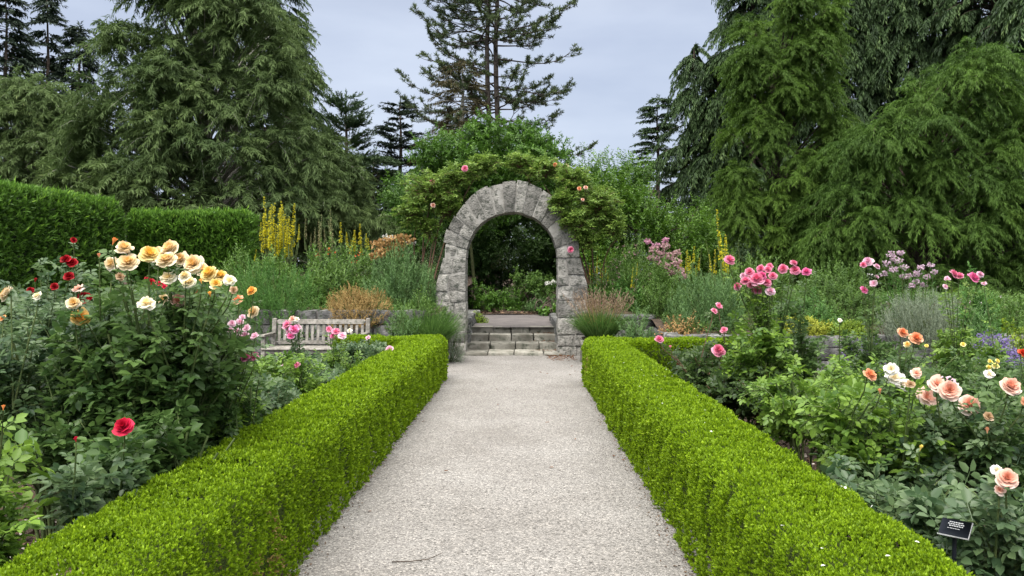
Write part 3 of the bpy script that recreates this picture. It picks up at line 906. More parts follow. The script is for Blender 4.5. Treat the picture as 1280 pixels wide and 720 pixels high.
def mound(name, label, cat, px, Y, z0, py_top, wpx, mat, nsh=160, slen=.22, k=16, L=.07, Wd=.22, ang=.75, up=.7, group=None, depth=None, low=0.0, tb=(.2, .8), flowers=None, droop=0.0):
    """a bushy herb: stems inside, bottle-brush shoots over its dome"""
    X = wx(px, Y); rx = wpx / 2 / F * Y; h = wz(py_top, Y) - z0; ry = depth or min(rx, .8)
    t = empty(name, label, cat, group, loc=(X, Y, z0))
    nsh = int(nsh * 1.9); Wd = Wd * 1.45
    P, N = dome(nsh, rx, ry, h, low, .5)
    P = P * (1 + .13 * vnoise(P + X, 5 / max(rx, .3), 2))[:, None]
    A = unit(N * (1 - up) + np.array([0, 0, up]) + rv(nsh, .18))
    g = Geo(); shoots(g, P, A, slen * R.uniform(.7, 1.3, nsh), k, L, Wd, ang, tb, T_RHOMB, .15, droop)
    g.build('foliage', mat, t)
    gs = Geo(); m = min(nsh, 70); stalks(gs, P[:m] * np.array([.25, .25, 0]), P[:m], .006); gs.build('stems', M['cane'], t)
    if flowers:
        fm, nf, fs, name_f = flowers
        gf = Geo()
        Pf, Nf = dome(nf, rx * 1.02, ry * 1.02, h * 1.04, low, .1)
        idx = np.repeat(np.arange(nf), 7)
        Pp = Pf[idx] + rv(len(idx), fs * .7) + np.array([0, 0, fs])
        leaves(gf, Pp, rv(len(idx)) + np.array([0, -.4, .6]), rv(len(idx)) + np.array([0, -.6, .8]), fs, fs * .8, R.random(len(idx)), T_RHOMB)
        gf.build(name_f, fm, t)
    return t

# spikes of florets (three meshes, then copies)
_spk = {}
def spike_mesh(kind, v):
    if (kind, v) in _spk: return _spk[(kind, v)]
    g = Geo()
    n = 90
    z = np.sort(R.uniform(.08, 1.0, n))
    r = .028 * (1 - z ** 2 * .75)
    a = R.uniform(0, 6.28, n)
    d = np.stack([np.cos(a), np.sin(a), 0 * a + .35], 1)
    P = np.stack([0 * z, 0 * z, z], 1) + d * np.array([1, 1, 0]) * (r * .25)[:, None]
    sz = (.034 if kind == 'spikeyellow' else .022) * (1.25 - z * .8)
    for _ in range(2):
        leaves(g, P, unit(d + rv(n, .4)), unit(d + rv(n, .6)), sz, sz * .95, np.clip(R.random(n) * .8 + z * .2, 0, 1), T_RHOMB, 0)
    tube(g, curve((0, 0, -.35), (0, 0, 1.0), (R.normal() * .015, R.normal() * .015, 0), 7), np.linspace(.009, .003, 7), 5, .5, 1)
    o = g.build('flower_spike', [M[kind], M['cane']])
    me = o.data
    bpy.data.objects.remove(o)
    _spk[(kind, v)] = me
    return me

def spike_plant(name, label, cat, spikes, Y, z0, kind, group=None, foliage=None, fat=1.0):
    """spikes: (px, py_top, py_bottom)"""
    xs = [s[0] for s in spikes]
    X = wx(sum(xs) / len(xs), Y)
    t = empty(name, label, cat, group, loc=(X, Y, z0))
    gs = Geo()
    for i, (px, pt, pb) in enumerate(spikes):
        yy = Y + R.uniform(-.3, .3)
        top = W(px, pt, yy); hh = (pb - pt) / F * yy
        o = bpy.data.objects.new('flower_spike', spike_mesh(kind, i % 3))
        COL.objects.link(o); o.parent = t
        lean = np.array([R.normal() * .05 + (px - sum(xs) / len(xs)) / 260.0, R.normal() * .05])
        b = top - np.array([lean[0] * hh, lean[1] * hh, hh])
        o.location = (b[0] - X, b[1] - Y, b[2] - z0)
        o.rotation_euler = (-lean[1], lean[0], R.uniform(0, 6.28))
        o.scale = (hh * 1.2 * fat if hh < .7 else .85 * fat, hh * 1.2 * fat if hh < .7 else .85 * fat, hh)
        tube(gs, curve(np.array([(b[0] - X) * .5, (b[1] - Y) * .5, 0]), b - np.array([X, Y, z0]), (0, 0, 0), 4), .008, 4)
    gs.build('stems', M['cane'], t)
    if foliage:
        mat, n, rx, h, L = foliage
        g = Geo(); P, N = dome(n, rx, .35, h, 0, .9)
        shoots(g, P, unit(N * .4 + np.array([0, 0, .7])), .25, 10, L, .3, .8)
        g.build('foliage', mat, t)
    return t

def head_plant(name, label, cat, heads, Y, z0, mat, size, leafmat_, group=None, nfl=40, part='flower_head', fol=(160, .1, .25), flat=.7):
    """tall stems with rounded heads of many small florets; heads: (px, py, width px)"""
    X = wx(sum(h[0] for h in heads) / len(heads), Y)
    t = empty(name, label, cat, group, loc=(X, Y, z0))
    gs = Geo(); gl = Geo(); tops = []
    for (px, py, wp) in heads:
        yy = Y + R.uniform(-.25, .25)
        c = W(px, py, yy) - np.array([X, Y, z0])
        r = wp / 2 / F * yy
        g = Geo()
        P = unit(rv(nfl)) * R.uniform(.5, 1, (nfl, 1)) * np.array([1, 1, flat]) * r
        for _ in range(2):
            leaves(g, P, unit(rv(nfl) + unit(P) * .8), unit(P + rv(nfl, r * .4)), size * R.uniform(.7, 1.2, nfl), size * .8, R.random(nfl), T_RHOMB)
        o = g.build(part, mat, t); o.location = c
        b = np.array([c[0] * .55, c[1] * .5, 0.0])
        tube(gs, curve(b, c, (0, 0, .03), 5), .006, 4)
        tops.append((b, c))
    gs.build('stems', M['cane'], t)
    n, L, wd = fol
    if n:
        i = R.integers(0, len(tops), n); tt = R.random(n) ** .8 * .85
        B = np.array([tops[j][0] for j in i]); C = np.array([tops[j][1] for j in i])
        P = B + (C - B) * tt[:, None] + rv(n, .07)
        shoots(gl, P, unit(np.array([0, 0, 1.0]) + rv(n, .3)), .22, 8, L, wd, .8)
        gl.build('foliage', leafmat_, t)
    return t

def grass_clump(label, X, Y, z0, h, spread, n, mat, plumes=0, group=None):
    t = empty('ornamental_grass', label, 'grass', group, loc=(X, Y, z0))
    g = Geo()
    a = R.uniform(0, 6.28, n); r = R.random(n) ** .5
    P = np.stack([np.cos(a) * r * spread * .25, np.sin(a) * r * spread * .25, 0 * a], 1)
    D = unit(np.stack([np.cos(a) * r * .75, np.sin(a) * r * .75, 0 * a + 1], 1) + rv(n, .1))
    arcs(g, P, D, h * R.uniform(.75, 1.25, n), .011, R.uniform(.15, .5, n), R.random(n), 5)
    g.build('blades', mat, t)
    if plumes:
        g = Geo(); gp = Geo()
        a = R.uniform(0, 6.28, plumes); r = R.random(plumes) ** .6
        P = np.stack([np.cos(a) * r * spread * .2, np.sin(a) * r * spread * .2, 0 * a], 1)
        D = unit(np.stack([np.cos(a) * r * .55, np.sin(a) * r * .55, 0 * a + 1], 1))
        LL = h * R.uniform(1.1, 1.5, plumes)
        arcs(g, P, D, LL, .005, .12, R.random(plumes), 5)
        tipP = P + D * (LL * .8)[:, None]
        idx = np.repeat(np.arange(plumes), 12); tt = np.tile(np.linspace(0, 1, 12), plumes)
        Q = P[idx] + D[idx] * (LL[idx] * (.62 + .38 * tt))[:, None] - np.array([0, 0, 1.0]) * (.12 * LL[idx] * (.62 + .38 * tt) ** 2)[:, None]
        leaves(gp, Q, D[idx] + rv(len(idx), .35), rv(len(idx)), .045, .012, R.random(len(idx)), T_RHOMB)
        g.build('stalks', M['tan'], t); gp.build('plumes', M['plume'], t)
    return t

# ------------------------------------------------------------------ roses
def petal(g, ang, R0, H, open_, wdt, ruff, tint, base=.06, rec=.0):
    nu, nv = 6, 5
    u = np.linspace(-1, 1, nu); v = np.linspace(0, 1, nv)
    U, Vv = np.meshgrid(u, v, indexing='ij')
    wv = wdt * np.clip(Vv * 3.2, .12, 1) ** .5
    r = base + R0 * (Vv ** (1.0 + .5 * (1 - open_)))
    r = r * (1 - .20 * U ** 4 * Vv)                      # rounded shoulders
    z = H * (Vv ** .8) * (1 - .12 * U ** 4) - rec * Vv ** 3
    a = ang + U * wv
    p1, p2 = R.uniform(0, 6.28, 2)
    wave = np.sin(U * 2.6 + p1) + .5 * np.sin(U * 5 + p2)
    edge = Vv ** 2
    z = z + ruff * edge * wave * 1.5 + R.normal(0, ruff * .9) * Vv
    r = (r + ruff * edge * wave * .6) * R.uniform(.9, 1.06)
    P = np.stack([np.cos(a) * r, np.sin(a) * r, z], -1).reshape(-1, 3)
    I = np.arange(nu * nv).reshape(nu, nv)
    Q = np.stack([I[:-1, :-1], I[1:, :-1], I[1:, 1:], I[:-1, 1:]], -1).reshape(-1, 4)
    g.add(P, Q, np.clip(tint + .14 * (Vv.ravel() - .5) + R.normal(0, .05), 0, 1))

_bl = {}
def bloom_mesh(kind, form, v):
    """unit-diameter rose, facing +Z; form: full, open, small, bud"""
    key = (kind, form, v)
    if key in _bl: return _bl[key]
    g = Geo()
    ph = R.uniform(0, 6.28)
    if form == 'full':
        rings = [(6, .47, .16, .95, .66, .030, .95, .10), (6, .42, .25, .85, .66, .028, .86, .07), (6, .36, .32, .7, .66, .026, .68, .03),
                 (6, .29, .36, .55, .66, .024, .50, .01), (6, .22, .37, .4, .7, .022, .34, 0), (5, .15, .37, .3, .8, .018, .18, 0), (4, .08, .36, .2, 1.0, .012, .05, 0)]
    elif form == 'open':
        rings = [(5, .48, .08, 1, .76, .055, 1.0, .10), (5, .42, .18, .9, .74, .05, .88, .05), (5, .31, .24, .7, .70, .04, .6, .01), (5, .20, .24, .5, .7, .03, .3, 0), (4, .10, .22, .3, .8, .02, .08, 0)]
    elif form == 'small':
        rings = [(5, .48, .12, 1, .72, .04, .95, .06), (5, .38, .22, .8, .70, .03, .7, .02), (5, .25, .28, .5, .7, .02, .45, 0), (4, .12, .28, .3, .9, .015, .2, 0)]
    else:
        rings = [(4, .26, .62, .1, .85, .01, .8, -.02), (4, .17, .70, .1, .9, .01, .4, 0)]
    for (n, r, h, op, wd, rf, tn, rec) in rings:
        ph += R.uniform(.3, .9)
        for i in range(n):
            petal(g, ph + i * 2 * math.pi / n + R.normal(0, .1), r * R.uniform(.88, 1.08), h * R.uniform(.9, 1.12), op, wd, rf, tn, .03, rec)
    # calyx
    n = 5
    a = np.arange(n) * 2 * math.pi / n
    D = np.stack([np.cos(a), np.sin(a), 0 * a - .25], 1)
    leaves(g, np.repeat(np.array([[0, 0, .0]]), n, 0), D, np.repeat(np.array([[0, 0, 1.0]]), n, 0), .34, .14, .5, T_RHOMB, 1)
    tube(g, [(0, 0, .02), (0, 0, -.06), (0, 0, -.14)], [.09, .085, .03], 6, .5, 1)
    o = g.build('bloom', [M['p_' + kind], M['sepal']], smooth=True)
    me = o.data; bpy.data.objects.remove(o)
    _bl[key] = me
    return me

def compound(g, P, D, size, tb, mi=0, five=True, lw=.66):
    """rose leaves: a stalk with five (or three) leaflets"""
    n = len(P); D = unit(D)
    N = unit(np.array([0, 0, 1.0]) + rv(n, .38))
    Sd = unit(np.cross(D, N)); N2 = np.cross(Sd, D)
    tt = R.uniform(tb[0], tb[1], n)
    size = np.broadcast_to(np.asarray(size, float), (n,)) * R.uniform(.75, 1.2, n)
    spec = [(1.15, 0, 0, 1.1), (.95, 1, .85, .95), (.95, -1, .85, .95)]
    if five: spec += [(.35, 1, 1.0, .75), (.35, -1, 1.0, .75)]
    for (al, sd, sp, sc) in spec:
        p = P + D * (size * al)[:, None] + Sd * (sd * .10 * size)[:, None]
        d = unit(D * (1.0 if sd == 0 else .45) + Sd * sd * sp + rv(n, .12) - np.array([0, 0, .12]))
        nn_ = unit(N2 + rv(n, .25) + Sd * sd * -.2)
        L = size * sc * R.uniform(.85, 1.1, n)
        leaves(g, p, d, nn_, L, L * lw, np.clip(tt + R.normal(0, .06, n), 0, 1), T_LEAF, mi)
    # stalk
    s2 = Sd * .03 * size[:, None]
    a = P; b = P + D * (size * 1.2)[:, None]
    V = np.stack([a - s2, a + s2, b + s2 * .5, b - s2 * .5], 1).reshape(-1, 3)
    g.add(V, np.arange(4 * n).reshape(-1, 4), np.repeat(tt, 4), mi)

def rose_bush(label, X, Y, h, r, nshoot, mat, blooms=(), leaf=.046, cane=None, tb=(.05, .85), lean=(0, 0), low=.25, group='rose bushes in the beds', name='rose_bush', z0=0.02, top_leaf=True, dens=1.0):
    """blooms: (px, py, diameter px, kind[, form[, depth offset]])"""
    t = empty(name, label, 'rose bush', group, loc=(X, Y, z0))
    gs = Geo(); gl = Geo()
    nc = max(5, nshoot // 7)
    # main canes
    ca = R.uniform(0, 6.28, nc); cr_ = r * R.uniform(.25, .85, nc)
    cb = np.stack([np.cos(ca) * .08, np.sin(ca) * .08, 0 * ca], 1)
    ct = np.stack([np.cos(ca) * cr_ + lean[0], np.sin(ca) * cr_ + lean[1], h * R.uniform(.55, .85, nc)], 1)
    for a, b in zip(cb, ct):
        tube(gs, curve(a, b, (*(b[:2] * -.12), .03), 6), np.linspace(.011, .006, 6), 5, R.random())
    # shoots off the canes, reaching all over the crown
    i = R.integers(0, nc, nshoot)
    s0 = cb[i] + (ct[i] - cb[i]) * R.uniform(.3, 1, nshoot)[:, None]
    d = unit(rv(nshoot)); d[:, 2] = d[:, 2] * .5 + .45
    rad = R.uniform(.55, 1.0, nshoot)
    e = d * rad[:, None] * np.array([r, r, h * .56]) + np.array([lean[0], lean[1], h * (.40 + low * .2)])
    e[:, 2] = np.clip(e[:, 2], h * low * R.uniform(.6, 1.2, nshoot), h)
    lo_ = e[:, 2] < .95
    wxp = e[:, 0] + X
    if X < 0: wxp = np.where(lo_ & (wxp > -1.78), -1.78 - R.random(nshoot) * .12, wxp)
    else: wxp = np.where(lo_ & (wxp < 1.50), 1.50 + R.random(nshoot) * .12, wxp)
    e[:, 0] = wxp - X
    # each shoot belongs to the nearest cane
    dd = ((e[:, None, :] - ct[None]) ** 2).sum(2); i = dd.argmin(1)
    f = R.uniform(.45, .95, nshoot)
    s0 = cb[i] + (ct[i] - cb[i]) * f[:, None] + np.stack([-(ct[i] - cb[i])[:, 0], -(ct[i] - cb[i])[:, 1], 0 * f], 1) * (.48 * f * (1 - f))[:, None]
    K = max(4, int(9 * dens))
    tt = np.linspace(.18, 1.0, K)
    Ps = []; Ds = []
    for a, b in zip(s0, e):
        c = curve(a, b, (0, 0, .05), 5)
        tube(gs, c, np.linspace(.005, .0028, 5), 4, R.random())
        pt = a + (b - a) * tt[:, None] + np.array([0, 0, .05]) * (4 * tt * (1 - tt))[:, None]
        ax = unit((b - a)[None])[0]
        rad_ = unit(np.cross(np.repeat(ax[None], K, 0), rv(K)))
        Ps.append(pt); Ds.append(rad_ + ax * .45 + np.array([0, 0, .12]))
    Ps = np.concatenate(Ps); Ds = np.concatenate(Ds)
    compound(gl, Ps, Ds, leaf, tb)
    # flowers on their own stems
    for bi, b in enumerate(blooms):
        px, py, dp, kind = b[:4]
        form = b[4] if len(b) > 4 else 'full'
        yy = Y + (b[5] if len(b) > 5 else R.uniform(-1.0, -.4) * r)
        c = W(px, py, yy) - np.array([X, Y, z0])
        dia = dp * (1.0 if form in ('full', 'open') else 1.0) / F * yy
        o = bpy.data.objects.new('bud' if form == 'bud' else 'bloom', bloom_mesh(kind, form, bi % 3))
        COL.objects.link(o); o.parent = t
        fd = Vector((R.normal() * .4, -R.uniform(.45, 1.05), R.uniform(.55, .95))) if form != 'bud' else Vector((R.normal() * .2, R.normal() * .2, 1))
        q = fd.to_track_quat('Z', 'Y'); fdn = fd.normalized()
        o.rotation_euler = q.to_euler(); o.rotation_euler.rotate_axis('Z', R.uniform(0, 6.28))
        o.scale = (dia, dia, dia * (1.0 if form != 'bud' else 1.1))
        o.location = tuple(c - np.array(fdn) * dia * .12)
        neck = c - np.array(fdn) * dia * .26
        start = ct[((ct - neck) ** 2).sum(1).argmin()] * np.array([1, 1, .72])
        st = curve(start, neck, (0, 0, 0), 6)
        st[-2] = st[-2] * .5 + (neck - np.array([0, 0, .06])) * .5
        tube(gs, st, np.linspace(.006, .0032, 6), 5, R.random())
        k = 12
        q_ = np.linspace(.1, .93, 12)[:, None]
        ax = unit((neck - start)[None])[0]
        compound(gl, start + (neck - start) * q_, unit(np.cross(np.repeat(ax[None], k, 0), rv(k))) + ax * .4, leaf * (1.0 - .25 * q_[:, 0]), tb)
    gs.build('canes', cane or M['cane'], t)
    gl.build('foliage', mat, t)
    return t

rb = rose_bush
# --- left bed
rb('tall rose bush crowned by a dense cluster of peach and yellow blooms', wx(190, 4.5), 4.5, 1.66, .52, 240, M['rose'], [
    (160, 328, 28, 'peach'), (155, 310, 22, 'peach'), (187, 318, 27, 'yellow'), (208, 325, 28, 'peach'), (213, 311, 26, 'peach', 'full', .1), (226, 324, 22, 'peach', 'full', .1),
    (242, 330, 28, 'peach'), (262, 342, 24, 'yellow'), (276, 345, 19, 'yellow'), (270, 355, 17, 'yellow'), (287, 350, 17, 'cream', 'open'), (236, 353, 20, 'cream'),
    (210, 346, 22, 'cream', 'open'), (231, 345, 16, 'cream'), (139, 329, 21, 'peach', 'open'), (141, 305, 13, 'orange', 'bud'), (222, 376, 20, 'blush'), (183, 378, 23, 'cream', 'open'),
    (204, 374, 18, 'peach', 'open'), (196, 318, 24, 'peach', 'full', .12), (252, 337, 22, 'peach', 'full', .12), (124, 322, 8, 'salmon', 'bud'), (292, 362, 11, 'faded', 'small'), (150, 345, 12, 'faded', 'open'), (263, 370, 9, 'apricot', 'bud'), (252, 354, 8, 'apricot', 'bud')], leaf=.058, low=.2)
rb('rose bush with a deep yellow open bloom and peach flowers at the far left', wx(70, 4.6), 4.6, 1.52, .6, 170, M['roseblue'], [
    (100, 396, 24, 'apricot', 'open'), (92, 379, 18, 'peach'), (97, 360, 15, 'blush', 'open'), (8, 367, 22, 'peach'), (3, 397, 9, 'orange', 'small'), (46, 369, 13, 'cream', 'open')], leaf=.048, low=.2)
rb('rose bush with upright stems of dark red blooms in front of the tall yew hedge', wx(80, 5.8), 5.8, 1.75, .5, 130, M['roseblue'], [
    (82, 324, 15, 'red'), (90, 328, 14, 'red'), (86, 345, 14, 'red'), (92, 300, 9, 'red'), (38, 363, 10, 'red'), (68, 358, 11, 'red'), (105, 372, 18, 'red'), (113, 374, 14, 'red'), (44, 352, 7, 'red', 'bud')], leaf=.048, low=.2)
rb('small flowered red rose bush rising behind the peach and yellow blooms', wx(215, 5.6), 5.6, 1.62, .6, 140, M['roseblue'], [
    (189, 352, 11, 'red', 'small'), (200, 354, 11, 'crimson', 'small'), (247, 366, 10, 'red', 'small'), (243, 393, 9, 'red', 'small'), (183, 347, 7, 'crimson', 'small'), (205, 358, 8, 'crimson', 'small')], leaf=.045)
rb('rose bush with three apricot blooms on leaning stems left of the bench', wx(283, 5.2), 5.2, 1.12, .34, 80, M['rose'], [
    (317, 390, 18, 'peach'), (297, 375, 15, 'salmon'), (315, 364, 14, 'apricot')], leaf=.046)
rb('low rose bush with one crimson bloom on smooth grey green leaves close to the hedge', wx(140, 3.5), 3.5, .82, .26, 26, M['roseblue'], [
    (154, 533, 27, 'crimson'), (95, 552, 9, 'crimson', 'bud')], leaf=.054, low=.5)
rb('sparse rose bush with large leaves at the left edge of the photo', wx(-22, 3.0), 3.0, 1.02, .2, 20, M['roselight'], [(4, 512, 9, 'orange', 'bud')], leaf=.056, low=.4)
rb('leafy rose bush without flowers under the peach blooms, nearest the hedge', wx(195, 4.05), 4.05, .98, .46, 120, M['rose'], leaf=.058, low=.22)
rb('leafy dark green rose bush without flowers in the left corner of the bed', wx(75, 4.3), 4.3, 1.10, .42, 90, M['rose'], leaf=.050, low=.52)
rb('rose bush with airy clusters of pale pink flowers left of the bench', wx(305, 4.95), 4.95, 1.02, .26, 55, M['rose'], [
    (290, 404, 11, 'palepink', 'small'), (300, 402, 11, 'palepink', 'small'), (308, 410, 12, 'palepink', 'small'), (296, 414, 11, 'palepink', 'small'), (306, 419, 12, 'palepink', 'small'),
    (318, 420, 12, 'palepink', 'small'), (288, 412, 9, 'palepink', 'small'), (298, 421, 9, 'palepink', 'small'), (303, 396, 9, 'palepink', 'small')], leaf=.04)
rb('light green rose bush with a pair of hot pink blooms in the left bed', wx(308, 5.05), 5.05, .88, .34, 80, M['roselight'], [
    (307, 447, 14, 'hotpink'), (317, 445, 14, 'hotpink', 'open'), (274, 429, 10, 'hotpink', 'small'), (286, 449, 6, 'pink', 'bud')], leaf=.042)
rb('rose bush with a loose pink flower cluster before the middle of the bench', wx(362, 9.0), 9.0, .74, .42, 80, M['roseblue'], [
    (358, 405, 13, 'pink', 'open'), (368, 411, 14, 'hotpink', 'open'), (360, 414, 11, 'palepink', 'open'), (372, 408, 11, 'palepink', 'small'), (363, 420, 10, 'hotpink', 'small'), (371, 399, 7, 'white', 'small'), (365, 398, 9, 'blush', 'small')], leaf=.045)
rb('rose bush with a pink flower cluster before the right end of the bench', wx(420, 9.4), 9.4, .70, .42, 80, M['roselight'], [
    (411, 411, 9, 'pink', 'small'), (420, 414, 12, 'pink', 'open'), (428, 419, 12, 'palepink', 'open'), (437, 413, 7, 'white', 'small'), (416, 420, 9, 'hotpink', 'small')], leaf=.045)
rb('rose bush with two small pink blooms halfway along the left hedge', wx(355, 7.4), 7.4, .86, .42, 90, M['roselight'], [(356, 457, 10, 'palepink', 'open'), (371, 456, 9, 'pink', 'small')], leaf=.044)
rb('rose bush with one pale pink bloom resting on the far left corner of the hedge', wx(450, 10.3), 10.3, .74, .48, 90, M['roseblue'], [(487, 437, 12, 'palepink'), (460, 422, 8, 'palepink', 'small')], leaf=.05)
rb('broad leafy rose bush without flowers filling the bed right of the peach blooms', wx(262, 5.4), 5.4, .92, .42, 100, M['roseblue'], leaf=.056, low=.2)
rb('leafy rose bush without flowers halfway along the bed behind the left hedge', wx(310, 6.6), 6.6, .80, .45, 90, M['roseblue'], leaf=.046)
rb('leafy rose bush without flowers in the middle of the left bed', wx(190, 6.6), 6.6, 1.45, .55, 100, M['rose'], leaf=.05)
rb('leafy rose bush without flowers below the yew hedge', wx(20, 6.2), 6.2, 1.52, .55, 100, M['rose'], leaf=.05)
rb('leafy rose bush without flowers before the left end of the bench', wx(300, 8.6), 8.6, .74, .5, 90, M['rosedark'], leaf=.05)
rb('leafy rose bush without flowers by the far end of the left bed', wx(395, 8.3), 8.3, .66, .45, 90, M['roseblue'], leaf=.05)
# --- right bed
rb('tall rose bush with a big pink flower cluster in the right bed', wx(945, 7.0), 7.0, 1.32, .36, 80, M['roselight'], [
    (946, 349, 21, 'pink'), (932, 351, 14, 'pink'), (958, 353, 14, 'pink'), (922, 358, 12, 'pink'), (966, 345, 12, 'pink'), (937, 340, 13, 'pink'), (951, 336, 12, 'pink'), (963, 364, 13, 'palepink'),
    (946, 363, 14, 'pink'), (960, 337, 11, 'pink'), (929, 345, 9, 'palepink'), (939, 356, 12, 'pink'), (953, 344, 12, 'hotpink'), (912, 325, 15, 'pink')], leaf=.055, low=.2)
rb('dark leaved rose bush with one round pink bloom beside the right hedge', wx(895, 7.6), 7.6, .98, .52, 120, M['rosedark'], [
    (898, 438, 19, 'pink'), (893, 388, 10, 'pink', 'small'), (899, 382, 10, 'pink', 'small'), (905, 412, 10, 'pink', 'small'), (824, 424, 12, 'pink'), (838, 436, 6, 'pink', 'bud')], cane=M['redcane'], leaf=.055)
rb('leafy dark rose bush with reddish shoots next to the round pink bloom', wx(940, 6.9), 6.9, .85, .48, 110, M['rosedark'], leaf=.055, cane=M['redcane'])
rb('rose bush with four rose pink blooms on tall stems before the weeping cypresses', wx(990, 7.7), 7.7, 1.36, .36, 70, M['rose'], [
    (979, 336, 14, 'pink'), (994, 338, 14, 'pink'), (1008, 340, 13, 'hotpink'), (992, 329, 11, 'pink'), (962, 333, 10, 'pink')], leaf=.05)
rb('fresh light green rose bush without flowers behind the right hedge', wx(1010, 5.6), 5.6, 1.0, .45, 110, M['roselight'], [(1051, 545, 11, 'lemon', 'bud', -.4)], leaf=.046)
rb('near rose bush with a salmon bloom and a ragged white bloom behind the right hedge', wx(1090, 4.4), 4.4, 1.02, .42, 80, M['roselight'], [
    (1087, 469, 19, 'salmon'), (1118, 471, 24, 'white', 'open'), (1127, 478, 22, 'white', 'open'), (1114, 461, 18, 'white', 'open'), (1146, 466, 15, 'blush', 'open'), (1138, 480, 13, 'faded', 'small'), (1100, 492, 9, 'salmon', 'bud')], leaf=.05)
rb('near rose bush bearing four big blush pink blooms in a row', wx(1185, 4.3), 4.3, 1.0, .45, 85, M['roseblue'], [
    (1159, 496, 27, 'blush', 'open'), (1172, 479, 23, 'blush', 'open'), (1236, 520, 14, 'faded', 'small'), (1187, 488, 28, 'blush'), (1185, 478, 22, 'palepink', 'open', .1), (1212, 506, 29, 'blush'), (1150, 563, 10, 'lemon', 'bud'), (1234, 541, 10, 'deadbud' if False else 'salmon', 'bud')], leaf=.05)
rb('rose bush with two shell pink blooms at the right edge, one of them high', wx(1275, 4.1), 4.1, 1.05, .4, 70, M['rose'], [
    (1263, 483, 27, 'blush'), (1283, 503, 16, 'salmon')], leaf=.05)
rb('low rose bush with a peach bloom beside the small dark plaque', wx(1245, 3.35), 3.35, .72, .36, 60, M['roseblue'], [
    (1259, 598, 28, 'blush'), (1247, 588, 18, 'white', 'open'), (1250, 612, 14, 'blush', 'open')], leaf=.055, low=.3)
rb('leafy grey green rose bush without flowers in the near part of the right bed', wx(1120, 3.9), 3.9, .66, .38, 60, M['roseblue'], leaf=.052, low=.3)
rb('rose bush with two upright peach blooms in the middle of the right bed', wx(1135, 6.1), 6.1, 1.0, .42, 80, M['rose'], [
    (1128, 416, 15, 'salmon', 'full'), (1145, 423, 18, 'salmon'), (1134, 430, 9, 'yellow', 'small'), (1158, 432, 6, 'lemon', 'small'), (1204, 430, 7, 'lemon', 'small')], leaf=.05)
rb('rose bush with a knot of yellow and white flowers near the purple catmint', wx(1240, 5.9), 5.9, .85, .42, 75, M['rose'], [
    (1238, 452, 8, 'lemon', 'small'), (1245, 457, 9, 'lemon', 'small'), (1236, 459, 8, 'lemon', 'small'), (1247, 451, 7, 'lemon', 'small'), (1237, 467, 14, 'white', 'open')], leaf=.046)
rb('rose bush with one scarlet bloom at the right edge of the bed', wx(1284, 6.4), 6.4, .92, .38, 60, M['rose'], [(1278, 441, 12, 'scarlet')], leaf=.05)
rb('rose bush with two rose pink heads high above a green shrub on the right', wx(1205, 8.6), 8.6, 1.0, .4, 60, M['roselight'], [
    (1192, 342, 13, 'pink'), (1199, 345, 12, 'pink'), (1217, 347, 17, 'hotpink'), (1225, 343, 10, 'palepink'), (1230, 354, 7, 'palepink', 'small'), (1184, 348, 8, 'palepink', 'small'), (1182, 358, 8, 'lilac' if False else 'palepink', 'small')], leaf=.05)
rb('rose bush with a small group of pale rose pink blooms behind the grey stone wall', wx(1088, 9.0), 9.0, 1.0, .38, 50, M['rose'], [
    (1085, 327, 14, 'palepink'), (1096, 333, 9, 'palepink'), (1079, 331, 9, 'pink'), (1080, 362, 12, 'hotpink', 'small'), (1092, 354, 11, 'palepink', 'small'), (1096, 346, 7, 'palepink', 'small')], leaf=.05)
rb('leafy rose bush without flowers in the middle of the right bed', wx(1060, 6.8), 6.8, .90, .5, 100, M['roselight'], [(1050, 400, 6, 'white', 'small')], leaf=.05)
rb('leafy rose bush without flowers at the far right of the bed', wx(1225, 7.2), 7.2, .85, .5, 90, M['rose'], leaf=.05)
rb('leafy rose bush without flowers behind the dark leaved rose', wx(880, 9.6), 9.6, .72, .45, 80, M['rosedark'], leaf=.05)
rb('leafy rose bush without flowers before the low grey stone wall', wx(960, 9.4), 9.4, .82, .5, 90, M['roseblue'], leaf=.05)
rb('low leafy rose bush without flowers between the blush blooms and the yellow ones', wx(1190, 5.2), 5.2, .82, .45, 80, M['rose'], leaf=.05)

# ------------------------------------------------------------------ plaque in the bed
def plaque():
    c = W(1194, 660, 3.15)
    t = empty('plant_label', 'small dark tilted plaque with white lettering on a stake beside the right hedge', 'plant label', loc=(c[0], c[1], 0.02))
    zc = c[2] - .02
    rot = Matrix.Rotation(math.radians(-44), 4, 'Z') @ Matrix.Rotation(math.radians(40), 4, 'X')
    def place(o):
        o.parent = t
        o.matrix_local = Matrix.Translation((0, 0, zc)) @ rot
    w_, h_ = .054, .038
    g = Geo(); boxg(g, (-w_, -h_, -.003), (w_, h_, .003), .5, 0, .0015); place(g.build('plate', M['plaque']))
    g = Geo()
    for lo, hi in (((-w_ - .003, -h_ - .003, -.004), (w_ + .003, -h_, .002)), ((w_, -h_, -.004), (w_ + .003, h_, .002))):
        boxg(g, lo, hi, .5, 0, .0006)
    place(g.build('rim', M['silver']))
    g = Geo()
    y = .024
    for li, (x0, x1, hh) in enumerate(((-.024, .026, .0042), (-.028, .03, .0042), (-.022, .030, .0042), (-.026, .018, .0024))):
        x = x0
        while x < x1 - .004:
            ln = R.uniform(.004, .010)
            boxg(g, (x, y - hh / 2, .0031), (min(x + ln, x1), y + hh / 2, .0036), .5, 0, .0001)
            x += ln + .0018
        y -= .0088 if li < 2 else .012
    place(g.build('lettering', M['ink']))
    g = Geo(); tube(g, [(0, .01, -.15), (0, .012, zc * .5), (0, .004, zc - .004)], .0085, 8); g.build('stake', M['plaque'], t)
plaque()

